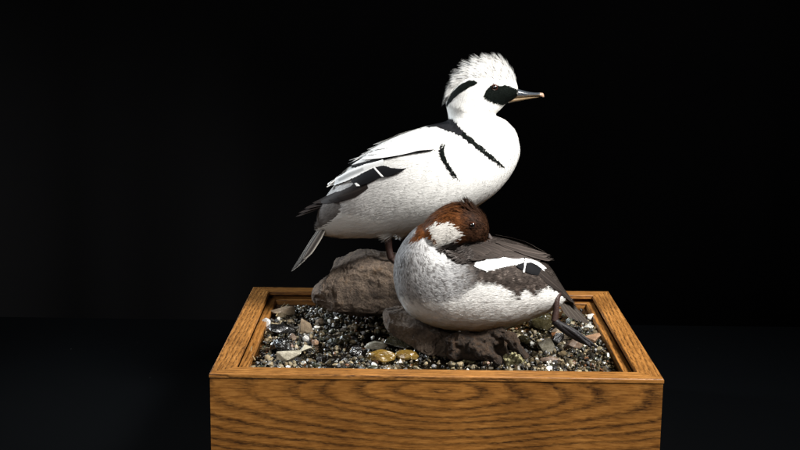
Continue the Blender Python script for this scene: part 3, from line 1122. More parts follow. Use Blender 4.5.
def folded(b, root, tip, wpx, off, col=None, camber=0.15, tipfrac=0.55, nl=22, nw=8, edge=None, shaft=None, bend=0.0):
    """a folded wing feather given by root and tip in the side view, lying on the near flank"""
    mids = [(root[0]+(tip[0]-root[0])*i/nl, root[1]+(tip[1]-root[1])*i/nl) for i in range(nl+1)]
    dx, dy = tip[0]-root[0], tip[1]-root[1]
    l = math.hypot(dx, dy)
    nxp, nyp = -dy/l, dx/l
    Ys = []
    nr_ = []
    for i, (x, y) in enumerate(mids):
        q, n = b.hit(x, y)
        if q is None:
            if len(Ys) >= 3:
                ys = Ys[-1]+(Ys[-1]-Ys[-3])*0.5
                ys = min(ys, b.Y-0.004)
            else:
                ys = b.Y-0.02
            n = nr_[-1] if nr_ else np.array([0, -1, 0.3])
        else:
            ys = q[1]
        Ys.append(ys)
        nr_.append(n)
    Ys = np.array(Ys)
    nr_ = np.array(nr_)
    for _ in range(4):
        Ys[1:-1] = (Ys[:-2]+2*Ys[1:-1]+Ys[2:])/4
        nr_[1:-1] = (nr_[:-2]+2*nr_[1:-1]+nr_[2:])/4
    V, C, PX = [], [], []
    for i in range(nl+1):
        t = i/nl
        w = wpx*0.5*(0.45+0.55*min(1, t*2.2)**0.8)*max(0.0, 1-max(0, (t-tipfrac)/(1-tipfrac))**2.2)**0.7
        w = max(w, 0.05)
        x, y = mids[i]
        bx_ = bend*l*math.sin(math.pi*t)
        n = nr_[i]/np.linalg.norm(nr_[i])
        c0 = P(x+nxp*bx_, y+nyp*bx_, Ys[i])
        k = mpp(Ys[i])
        ax = P(mids[min(i+1, nl)][0], mids[min(i+1, nl)][1], Ys[min(i+1, nl)])-P(mids[max(i-1, 0)][0], mids[max(i-1, 0)][1], Ys[max(i-1, 0)])
        ax /= np.linalg.norm(ax)
        sd = np.cross(n, ax)
        sd /= np.linalg.norm(sd)
        n2 = np.cross(ax, sd)
        for j in range(nw+1):
            s = j/nw*2-1
            V.append(c0 + sd*(w*k*s) + n2*(off*(0.55+0.45*t) - camber*w*k*s*s))
    V = np.array(V)
    if col is None:
        C = b.paint(V)
    else:
        C = np.array([col(i/nl, j/nw*2-1) for i in range(nl+1) for j in range(nw+1)], float)
    S = np.tile(np.abs(np.linspace(-1, 1, nw+1)), nl+1)
    if edge is not None:
        C[S > 0.8] = edge
    if shaft is not None:
        C[S < 0.05] = shaft
    Fc = []
    for i in range(nl):
        for j in range(nw):
            a = i*(nw+1)+j
            Fc.append((a, a+nw+1, a+nw+2, a+1))
    return V, Fc, C


def mirror(parts, Yc):
    out = []
    for p in parts:
        v = np.array(p[0])
        v[:, 1] = 2*Yc-v[:, 1]
        out.append((v, [tuple(reversed(f)) for f in p[1]], *p[2:]))
    return out


def eye_mesh(b, px, py, rpx, iris, far, parent, pupil=0.5):
    q, n = b.hit(px, py)
    k = mpp(q[1])
    r = rpx*k
    c = q - n*r*0.28
    bm = bmesh.new()
    bmesh.ops.create_uvsphere(bm, u_segments=32, v_segments=20, radius=1.0)
    v = np.array([x.co[:] for x in bm.verts])
    f = [tuple(x.index for x in y.verts) for y in bm.faces]
    bm.free()
    out = np.array(n)
    cosang = v @ out
    C = np.where(cosang[:, None] > math.cos(pupil), np.array([[0.004, 0.004, 0.004]]), np.array([iris]))
    C[cosang < 0.55] = (0.02, 0.008, 0.005)
    V = v*r+c
    if far:
        V[:, 1] = 2*b.Y-V[:, 1]
        f = [tuple(reversed(x)) for x in f]
    return mesh_obj('eye', V, f, MAT['eye'], parent, cols=C)


def webbed_foot(ankle, toes, parent_parts, col, rk, droop=0.0):
    """toes spread from the ankle with a web between; toes are world end points"""
    for i, t in enumerate(toes):
        mid = (np.array(ankle)*0.5+np.array(t)*0.5)+np.array([0, 0, rk*0.8])
        pp, rr = smooth_path([ankle, mid, t], [rk, rk*0.9, rk*0.45], 5)
        v, f = tube(pp, rr, 8)
        parent_parts.append((v, f, np.tile(col, (len(v), 1))))
    for a, c in zip(toes[:-1], toes[1:]):
        V, Fc = [], []
        n = 8
        for lay in (0, 1):
            for i in range(n+1):
                u = i/n
                for j in range(n+1):
                    w = j/n
                    e = np.array(a)*(1-w)+np.array(c)*w
                    scal = 1-0.22*math.sin(math.pi*w)
                    p = np.array(ankle)*(1-u*scal)+e*u*scal
                    V.append(p+np.array([0, 0, rk*0.8*math.sin(math.pi*u)*0.9+(0.0006 if lay else -0.0002)]))
        m = (n+1)**2
        for i in range(n):
            for j in range(n):
                q = i*(n+1)+j
                Fc.append((q, q+n+1, q+n+2, q+1))
                Fc.append((m+q, m+q+1, m+q+n+2, m+q+n+1))
        parent_parts.append((np.array(V), Fc, np.tile(np.array(col)*0.8, (len(V), 1))))


# ------------------------------------------------------------------ the white drake
DRAKE = [(318, 219, 319, 222, 2), (320, 206, 323, 232, 13), (334, 186, 340, 236, 25), (352, 165.5, 362, 236, 36), (375, 147.5, 382, 235, 43),
         (400, 135.5, 405, 231, 48), (425, 127, 432, 226, 50), (441, 123, 462, 214, 49), (447, 121, 488, 198, 46), (448.5, 120, 504, 183, 43),
         (448.5, 118, 515, 166, 39), (448, 115, 519.5, 149, 34), (447.5, 112, 515, 131, 29), (446.5, 107, 505, 120.5, 25.5), (446, 102, 495.5, 115, 24),
         (447.5, 97, 501, 108.5, 23.5), (451, 88.5, 506, 103.5, 23), (457, 80, 510, 100, 22.5), (466, 71.5, 513, 98.5, 21.5), (477.5, 64, 515, 97, 20), (490.5, 60, 517, 95.5, 17), (503.5, 63.5, 518, 94, 13),
         (512, 73, 518, 92.5, 8.5), (517, 84, 518, 90, 3)]

BLACK = (0.008, 0.008, 0.009)
LINES = [([(353, 166.5), (364, 164), (376, 161.2), (392, 156.4), (404, 153.6), (412, 152.2), (424, 151), (436, 150.3)], [1.0, 1.6, 1.7, 2.0, 2.0, 1.2, 1.3, 0.6])]
SADDLE = [(372, 143), (400, 129), (425, 119), (440, 116), (453, 119), (462, 130), (470, 137.5), (481, 146.5), (491, 155), (499, 162), (502.5, 167),
          (497, 164), (486, 156.5), (476, 148.2), (467, 141), (459, 135), (449, 131.5), (436, 127), (425, 127), (402, 134), (376, 145.5)]
CRESC = [(444, 142), (440.5, 146), (438.8, 151), (440.5, 158), (445.5, 166), (451, 174), (459.5, 182), (454, 173), (448, 163.5), (445, 155), (444.5, 147)]
PATCH1 = [(351, 182), (362, 174), (374, 168), (382, 176.5), (371, 182), (360, 186.5), (357, 184)]
PATCH2 = [(376, 167.2), (384, 165.4), (392, 168.2), (399, 168.8), (406, 168.2), (401, 172), (393, 175), (384.5, 176.5)]
FACE = [(484.5, 96), (486.5, 90), (491, 85.5), (494, 83.5), (497, 85.5), (501, 86), (506, 85.5), (512, 87.5), (517, 90), (517, 99), (510, 102.5), (502, 103.5), (495, 101.5), (488, 99)]
NAPE = [(478, 83), (474, 80.3), (470, 80.3), (463, 82.8), (457.5, 87), (452, 92.5), (448.5, 98.5), (446, 105), (449.5, 101.5), (454, 97), (459, 92.5), (465, 89), (470, 86), (474, 84.2)]


def paint_drake(Q):
    x, y = DR.px(Q)
    return paint_drake_px(x, y, Q)


def paint_drake_px(x, y, Q):
    j1 = fbm(Q, 420.0, 4, 2)
    j2 = fbm(Q, 420.0, 14, 2)
    c = np.tile(np.array([0.80, 0.79, 0.76]), (len(x), 1))*(1+0.05*fbm(Q, 170.0, 88, 3))[:, None]
    mott = fbm(Q, 500.0, 51, 2)
    # vermiculated grey flank and rear; its fade also paints in light falloff
    g = sstep(430, 352, x+0.35*(y-200))*sstep(160, 186, y+0.30*(x-350))*sstep(245, 222, y-0.05*(x-350))
    g = np.clip(g, 0, 1)
    verm = 0.5+0.5*np.sin((y*1.0+x*0.35)*2.3+1.6*fbm(Q, 260.0, 23, 2))
    gc = np.array([0.56, 0.545, 0.53])*(0.78+0.32*verm[:, None])*(1+0.10*mott[:, None])
    g = g*np.where(x < 392, sstep(1.5, -1.5, y-(211+0.20*(x-335))), 1)
    c = c*(1-g[:, None])+gc*g[:, None]
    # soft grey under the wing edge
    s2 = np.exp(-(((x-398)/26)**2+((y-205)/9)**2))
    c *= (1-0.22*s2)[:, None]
    # brown grey rump
    r = pip(x+1.5*j1, y+1.5*j2, [(312, 214), (320, 203), (336, 197), (343, 204), (338, 215), (328, 224), (318, 232), (312, 240)])
    c[r] = np.array([0.13, 0.115, 0.105])*(1+0.35*mott[r])[:, None]
    # clean white under the tail
    for poly in (SADDLE,):
        m_ = pip(x+0.9*j1, y+0.9*j2, poly)
        c[m_] = np.array(BLACK)*2.2
    for poly in (CRESC, PATCH1, PATCH2):
        m_ = pip(x+0.6*j1, y+0.6*j2, poly)
        c[m_] = BLACK
    for pts, ws in LINES:
        for (xa, ya), (xb, yb), wa, wb in zip(pts[:-1], pts[1:], ws[:-1], ws[1:]):
            t = np.clip((x-xa)/(xb-xa), 0, 1)
            inx = (x >= xa) & (x < xb)
            d = np.abs(y+0.5*j2-(ya+(yb-ya)*t))
            c[inx & (d < (wa+(wb-wa)*t)*0.75)] = BLACK
    m_ = pip(x+0.5*j1, y+0.5*j2, FACE)
    c[m_] = np.array([0.004, 0.006, 0.0045])*(1+0.5*mott[m_])[:, None]
    m_ = pip(x+0.4*j1, y+0.4*j2, NAPE)
    c[m_] = np.array([0.007, 0.012, 0.010])
    return np.clip(c, 0.003, 0.88)


LV, LF, LFL = loft(DRAKE, YM, 110, 56)
LFL_pts = LV[:-2]
# two feathered thighs under the belly
th = []
for sgn, ax_, ay_ in ((-1, 388, 226), (1, 402, 224)):
    yy = YM+sgn*0.022
    pp, rr = smooth_path([P(ax_-4, ay_-16, yy), P(ax_, ay_, yy), P(ax_+0.5, ay_+10, yy)], [0.022, 0.015, 0.0050], 5)
    th.append(tube(pp, rr, 16))
V, Fc, _ = merge([(LV, LF)]+th)
V, Fc, NO = remeshed(V, Fc, 0.0013, 4)
drake = empty('duck', tuple(P(392, 262, YM)), 'standing white duck with black face mask and shaggy crest', 'duck')
DR = Bird(V, Fc, NO, YM, LFL_pts, LFL, paint_drake)
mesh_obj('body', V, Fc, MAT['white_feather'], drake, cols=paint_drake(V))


def not_face(X, Y, p):
    return np.ones(len(X))


def len_drake(X, Y):
    L = 0.0075+0.006*sstep(215, 232, Y)
    head = sstep(122, 108, Y)*sstep(440, 447, X)
    L = L*(1-0.45*head)
    near = np.zeros(len(X), bool)
    for poly in (SADDLE, CRESC, PATCH1, PATCH2, NAPE):
        for dx, dy in ((-2, 0), (2, 0), (0, -2), (0, 2)):
            near |= pip(X+dx, Y+dy, poly)
    L = np.where(near, 0.0040, L)
    m_ = pip(X, Y, FACE)
    return np.where(m_, 0.0035, L)


MARKS = ([(462, 131.5), (470, 138), (481, 147), (491, 155.4), (499, 162.6), (503, 167.5), (497, 163.2), (487, 156.2), (477, 148.4), (468, 141.2), (460, 135)],
         [(443.8, 143), (442, 150), (444, 157), (448.6, 165.5), (453, 171.8), (459, 180.5), (451.8, 172.5), (446, 166), (441.3, 158), (439.8, 151), (441.8, 146)], FACE, NAPE)


def mark_mask(X, Y, p):
    m_ = np.zeros(len(X), bool)
    for q_ in MARKS:
        jr = np.random.default_rng(3).normal(size=(2, len(X)))*0.3
        m_ |= pip(X-0.8+jr[0], Y+0.2+jr[1], q_)
    return m_.astype(float)


def mark_dir(X, Y, p, n, f):
    d = f.copy()
    for q_, v in ((MARKS[0], (0.74, 0.0, -0.67)), (MARKS[1], (0.30, 0.0, -0.95))):
        k_ = pip(X, Y, [(a+dx, b_+dy) for (a, b_), (dx, dy) in zip(q_, [(0, 0)]*len(q_))]) | (np.min([np.hypot(X-a, Y-b_) for a, b_ in q_], axis=0) < 3.5)
        t = np.array(v)-n*(n @ np.array(v))[:, None]
        d = np.where(k_[:, None], t, d)
    return d/(np.linalg.norm(d, axis=1, keepdims=True)+1e-9)


marks = cover(DR, 'marks', 330000, drake, MAT['white_feather'], 0.0036, 0.0007, 0.0008, mask=mark_mask, dirfn=mark_dir, seed=6, wander=0.1, jit=0.25, nj=0.05,
              colfn=lambda Q: np.tile(np.array([0.0048, 0.0068, 0.0056]), (len(Q), 1)), build=False)
cover(DR, 'plumage', 80000, drake, MAT['white_feather'], len_drake, 0.0010, lambda X, Y: 0.00018+0.0009*sstep(222, 236, Y)+0*X, seed=5, clump=0.1, wander=0.09, jit=0.025, nj=0.035, extra=[marks])

# crest: long tapering plumes swept up and back from the crown
CREST_REG = [(438, 108), (442, 97), (449, 86), (460, 72), (470, 64), (490, 58), (506, 60), (515, 70), (519, 80), (512, 84), (500, 81.5), (490, 79), (482, 79), (474, 77), (466, 79), (459, 84), (453, 90), (448.5, 96), (445, 105)]


def crest_mask(X, Y, p):
    return pip(X, Y, CREST_REG).astype(float)


def crest_dir(X, Y, p, n, f):
    # direction turns from upright over the forehead to flat along the nape
    t = sstep(515, 448, X)
    ang = np.radians(106+np.interp(X, [445, 452, 462, 475, 495, 516], [124, 112, 78, 50, 22, 0]))
    d = np.stack([np.cos(ang), 0*ang, np.sin(ang)], 1)
    wn_ = np.clip(np.abs(p[:, 1]-YM)/(13*mpp(YM)), 0, 1)[:, None]
    d = d-0.92*wn_*n*(d*n).sum(1, keepdims=True)
    d = d/(np.linalg.norm(d, axis=1, keepdims=True)+1e-9)
    d[:, 1] += -(p[:, 1]-YM)*3.0
    tuft = np.sin(np.floor(X*0.30+Y*0.11)*12.9898+np.floor((p[:, 1]-YM)*260)*4.1)
    d[:, 0] += 0.07*tuft
    d[:, 2] += 0.07*np.cos(tuft*7)
    return d/np.linalg.norm(d, axis=1, keepdims=True)


def crest_len(X, Y):
    t = sstep(515, 450, X)
    tuft = 0.5+0.5*np.sin(np.floor(X*0.30+Y*0.11)*78.233)
    base = np.interp(X, [440, 447, 455, 465, 475, 485, 495, 505, 512, 517], [4, 6, 9, 10.5, 10.5, 9, 8.5, 9, 9, 7])
    return mpp(YM)*base*(0.58+0.62*tuft)


def crest_col(Q):
    x, y = DR.px(Q)
    c = np.tile(np.array([0.82, 0.81, 0.79]), (len(Q), 1))
    m_ = pip(x, y, NAPE)
    return c


def nape_mask(X, Y, p):
    return (pip(X, Y, [(438, 106), (444, 92), (455, 80), (468, 72), (476, 76), (470, 79.5), (463, 82), (457, 86.5), (451, 92.5), (447, 100), (444, 106)]) & (np.abs(p[:, 1]-YM) < 9*mpp(YM))).astype(float)


def nape_dir(X, Y, p, n, f):
    a_ = np.radians(np.interp(X, [446, 455, 463, 475], [246, 234, 226, 214]))
    d = np.stack([np.cos(a_), (YM-p[:, 1])*18, np.sin(a_)], 1)
    return d/np.linalg.norm(d, axis=1, keepdims=True)


nape = cover(DR, 'crest', 120000, drake, MAT['crest'], lambda X, Y: mpp(YM)*np.interp(X, [444, 450, 460, 475], [3, 5, 11, 16]), 0.0010, 0.0006, mask=nape_mask, seed=16, wander=0.05, dirfn=nape_dir, colfn=crest_col, jit=0.03, build=False, flat=0.95, nj=0.03)
cover(DR, 'crest', 110000, drake, MAT['crest'], crest_len, 0.0008, 0.0010, mask=crest_mask, seed=15, wander=0.06, dirfn=crest_dir, colfn=crest_col, jit=0.04, extra=[nape], flat=0.92, nj=0.03)

for far in (False, True):
    eye_mesh(DR, 494.6, 87.4, 3.5, (0.10, 0.024, 0.012), far, drake, 0.72)


def bill_loft(secs, Yc, n, colf, parent, name, yoffs=None):
    V, Fc, _ = loft(secs, Yc, n, 28, power=0.85)
    if yoffs:
        V = V+np.array(yoffs)
    x, y = proj(V)
    return mesh_obj(name, V, Fc, MAT['bill'], parent, cols=np.array([colf(a, b_) for a, b_ in zip(x, y)]))


def up_col(x, y):
    t = (x-512)/31
    lim = 96.8-t*2.2
    if x > 540:
        return (0.40, 0.26, 0.18)
    if y > lim-0.2:
        return (0.15, 0.105, 0.06)
    return (0.045, 0.052, 0.062)


def lo_col(x, y):
    return (0.19, 0.13, 0.07) if y < 101.6-(x-512)*0.16 else (0.12, 0.09, 0.06)


bill = bill_loft([(510, 86, 510, 98.5, 7), (515, 88.2, 514.5, 98.5, 6.2), (521, 90, 521, 97.8, 5), (528, 91.8, 528, 97, 4.3), (535, 92.6, 535, 96.2, 4.2),
           (540, 92.6, 540, 96.4, 3.8), (543, 93.2, 543, 97.4, 2.2), (544, 95, 544, 97, 0.6)], YM, 40, up_col, drake, 'upper_bill')
lowb = bill_loft([(508, 97, 508, 103.2, 6.4), (514, 97.4, 514, 102, 5.4), (521, 97.2, 521, 100.6, 4.2), (530, 96.4, 530, 98.9, 3.2), (538, 95.8, 538, 97.6, 2.4), (541, 95.8, 541, 96.8, 0.8)],
           YM, 30, lo_col, drake, 'lower_bill')
q, n = None, None
for sgn in (-1, 1):
    c = P(521.5, 93.4, YM)+np.array([0, sgn*4.3*mpp(YM), 0])
    v = IC*np.array([3.2, 0.9, 1.0])*mpp(YM)*0.8+c
    mesh_obj('nostril', v, IF, MAT['bill'], drake, cols=np.tile((0.004, 0.004, 0.004), (len(v), 1)))

# folded wings: rows of scapulars and coverts over the flank, then the long dark primaries
WH = (0.78, 0.77, 0.75)


def grey_in(t, s):
    return np.array(WH)*(0.55 if (0.3 < t < 0.8 and s > -0.1) else 0.95)


def brownblack(t, s):
    return np.array([0.014, 0.011, 0.010])*(1+0.6*abs(s))


def patch(b, top, bot, off, col, nu=48, nv=8, bulge=0.0006, fray=0.15):
    """a group of feathers lying as one smooth panel on the flank, between two edge lines of the side view"""
    def resample(pl, t):
        pl = np.array(pl, float)
        d = np.r_[0, np.cumsum(np.linalg.norm(np.diff(pl, axis=0), axis=1))]
        return np.array([np.interp(t*d[-1], d, pl[:, 0]), np.interp(t*d[-1], d, pl[:, 1])])
    jr = np.random.default_rng(int(abs(top[0][0]*7+bot[0][1]*13)))
    jt, jb = jr.normal(size=(2, nu+1))*fray
    rows = []
    for j in range(nv+1):
        row, last = [], None
        for i in range(nu+1):
            a_, b_ = resample(top, i/nu), resample(bot, i/nu)
            x, y = a_+(b_-a_)*(j/nv)
            v_ = 2*j/nv-1
            y += (jb[i] if v_ > 0 else jt[i])*abs(v_)**3
            x += (jb[i] if v_ > 0 else jt[i])*abs(v_)**3*0.6
            q, n = b.hit(x, y)
            if q is None:
                ys = (last[1] + (last[1]-prev[1])) if last is not None and prev is not None else b.Y-0.02
                ys = min(ys, b.Y-0.003)
                q = P(x, y, ys)
                n = ln if last is not None else np.array([0, -1, 0.2])
            prev = last
            last, ln = q, n
            e = 1-abs(2*j/nv-1)**4
            n3 = n*np.array([1, 1, 0.5])+np.array([0, -0.5, 0])
            n3 /= np.linalg.norm(n3)
            row.append(q+n3*(off+bulge*e))
        rows.append(row)
    G = np.array(rows)
    for _ in range(3):
        G[1:-1] = (G[:-2]+2*G[1:-1]+G[2:])/4
    G[1:-1, 1:-1] = (G[1:-1, :-2]+2*G[1:-1, 1:-1]+G[1:-1, 2:])/4
    C = np.array([[col(i/nu, j/nv) for i in range(nu+1)] for j in range(nv+1)], float)
    Fc = []
    m = nu+1
    for j in range(nv):
        for i in range(nu):
            q = j*m+i
            Fc.append((q, q+m, q+m+1, q+1))
    return G.reshape(-1, 3), Fc, C.reshape(-1, 3)


def white_panel(t, v):
    f = 0.95+0.05*math.sin(v*19+t*3)
    return np.array(WH)*f


def tertial(t, v):
    if v < 0.16 or v > 0.80:
        return np.array(WH)
    return np.array(WH)*(0.36 if (0.35 < t < 0.78 and 0.35 < v < 0.75) else 0.66)


black = lambda t, v: np.array(BLACK)
wp = []
k = 0
for root, tip, w in (((372, 176), (296, 217.5), 6), ((370, 178), (299, 214), 8), ((368, 179), (305, 209.5), 9), ((366, 180), (313, 204.5), 10), ((366, 183), (320, 202.5), 11), ((367, 185), (330, 200.5), 11), ((368, 186), (338, 197.5), 11)):
    k += 1
    wp.append(folded(DR, root, tip, w, 0.0010+0.0003*k, brownblack, tipfrac=0.72, shaft=(0.026, 0.02, 0.017), bend=-0.03))
# the other edge of the back: a black and a white edged feather above the scapulars
wp.append(folded(DR, (392, 141), (347, 166.5), 5, 0.0008, black, tipfrac=0.5))
wp.append(folded(DR, (388, 141.5), (348.5, 165), 1.6, 0.0016, lambda t, s: np.array(WH)*0.9, tipfrac=0.5))
wp.append(patch(DR, [(384, 160), (366, 164.8), (350, 171), (338, 179), (329, 187)], [(386, 166), (374, 168.5), (360, 175.5), (348, 181), (338, 185), (329, 187.6)], 0.0034, tertial))
wp.append(patch(DR, [(374, 168), (362, 174), (352, 181)], [(382, 176.5), (371, 182), (358, 187)], 0.0036, black))
wp.append(patch(DR, [(376.2, 167.2), (384, 165.4), (392, 168), (399, 168.8), (406.5, 168)], [(384.8, 176.6), (388, 176), (393, 174.7), (401, 171.8), (406.5, 168.6)], 0.0037, black))
wp.append(patch(DR, [(374, 167.6), (377, 171), (382, 176.6)], [(375.6, 167), (378.6, 170.4), (384.4, 176.4)], 0.0041, white_panel, nv=3, nu=12, fray=0.15))
wp.append(patch(DR, [(355, 183.6), (357.5, 186)], [(358.5, 182.5), (361, 185.8)], 0.0040, white_panel, nv=3, nu=6, fray=0.1))
# two layers of white scapulars, the upper edged below by the black line
wp.append(patch(DR, [(434, 149.6), (424, 149.9), (404, 151.6), (384, 156.4), (366, 162), (352, 166)], [(434, 150.2), (424, 151.8), (404, 155), (388, 158.6), (368, 165), (351, 167.6)], 0.0030, black))
wp.append(patch(DR, [(431, 134.5), (420, 134), (400, 138.5), (384, 146), (366, 157), (354, 165.5)], [(433, 150), (424, 150.4), (404, 152.6), (386, 156.2), (368, 161.6), (354, 166)], 0.0034, white_panel, nv=16, bulge=0.0012))
for root, tip, w in (((432, 147), (362, 162), 7), ((430, 143), (368, 157.5), 7), ((426, 139), (374, 152.5), 7)):
    k += 1
    wp.append(folded(DR, root, tip, w, 0.0046+0.0001*k, lambda t, s: np.array(WH)*(1.0 if abs(s) > 0.6 else 0.96), tipfrac=0.45, camber=0.1))
V, Fc, C = merge(wp)
mesh_obj('wing', V, Fc, MAT['vane'], drake, cols=C)
V, Fc, C = merge(mirror(wp, YM))
mesh_obj('wing', V, Fc, MAT['vane'], drake, cols=C)

# tail: a narrow drooping fan
tp = []
for i, (rx, ry, tx, ty, yo) in enumerate([(328, 208, 300, 262, 26), (327, 209, 297, 266, 18), (326, 210, 294, 269, 9), (326, 211, 291, 271.5, 0), (326, 210, 294, 269, -9), (327, 209, 298, 265, -17), (329, 210, 303, 259, -24)]):
    r0 = P(rx, ry+8, YM+yo*0.35*mpp(YM))
    r1 = P(tx, ty, YM+yo*mpp(YM))
    nrm = np.array([-0.85, -0.3+0.02*yo, 0.5])

    def tc_(t, s, yo=yo):
        base = np.array([0.030, 0.025, 0.022])*(1.2-0.5*t)
        return base if abs(s) < 0.8 else np.array([0.34, 0.31, 0.27])
    tp.append(blade(r0, r1, 0.0155, nrm, tc_, tip=0.7, camber=0.25, shaft=(0.10, 0.085, 0.07)))
V, Fc, C = merge(tp)
mesh_obj('tail', V, Fc, MAT['vane'], drake, cols=C)
# legs and webbed feet
LEGC = np.array([0.026, 0.012, 0.009])
TOP = 262
RB = bvhtree.BVHTree.FromPolygons([tuple(v) for v in RV], RF)


def on_rock(p, up):
    h = RB.ray_cast(Vector((p[0], p[1], 1.0)), Vector((0, 0, -1)))[0]
    return np.array([p[0], p[1], h.z+up]) if h is not None else np.array(p)


for sgn, x0, y0, x1, y1 in ((-1, 388, 232, 391, 264), (1, 404, 230, 412, 262)):
    yy = YM+sgn*0.022
    parts = []
    a = P(x0, y0, yy)
    c = on_rock(P(x1, y1, yy), 0.004)
    m_ = P((x0+x1)/2-0.6, (y0+y1)/2, yy)
    pp, rr = smooth_path([a, m_, c], [0.0060, 0.0046, 0.0050], 8)
    v, f = tube(pp, rr, 14)
    parts.append((v, f, np.tile(LEGC, (len(v), 1))))
    toes = [on_rock(c+np.array(d), 0.002) for d in ((0.020, -0.015, 0), (0.032, -0.002, 0), (0.021, 0.015, 0))]
    webbed_foot(c, toes, parts, LEGC*0.9, 0.0032)
    V, Fc, C = merge(parts)
    mesh_obj('leg', V, Fc, MAT['leg'], drake, cols=C)

# ------------------------------------------------------------------ the resting brown headed duck
HEN = [(573, 303, 572, 305, 1.5), (562, 286, 565, 301, 11), (549, 266, 552, 309, 26), (531, 249.5, 530, 317, 37), (511, 241.5, 505, 325, 44),
       (489, 238, 478, 329, 48), (467, 242, 452, 327, 48), (452, 245, 430, 322, 46), (442, 241, 411, 313, 42), (436, 238, 399, 298, 37),
       (432, 236, 394, 279, 33), (430, 234, 395, 260, 28), (431, 231, 401, 246, 23), (433, 226, 411, 233, 17), (436, 224, 422, 224, 8)]
HEAD = [(489, 229, 488, 235, 4), (487, 219, 485, 240, 12), (481, 211, 477, 244, 18), (471, 205, 468, 246, 21.5), (458, 202, 457, 249, 22.5),
        (446, 205, 446, 252, 22), (435, 212, 434, 254, 21), (426, 221, 424, 256, 18), (419, 231, 418, 256, 14), (415, 239, 415, 252, 6)]
CHEEK = [(430, 228), (436, 223), (443, 224.5), (449, 222.5), (455, 226), (460, 228), (464, 234), (458, 240), (451, 246), (446, 250), (438, 246), (433, 238)]
SPEC = [(474.5, 263), (479, 260.5), (488, 258.5), (497, 257), (506, 256.2), (513, 256), (520, 256.5), (527, 258), (536, 262), (546, 268.5), (541.5, 269.5), (532, 263), (524, 262.5), (519, 266), (511, 265), (502, 267.5), (494, 269.5), (486, 271), (477, 269)]
SPECB = [(515.5, 266), (523, 262.5), (532, 262.5), (541, 269.5), (537, 275.5), (531, 274), (524, 271)]
SBAR = [(524.5, 260), (527, 260), (525.3, 266), (524, 272), (522.8, 272), (523.5, 266)]


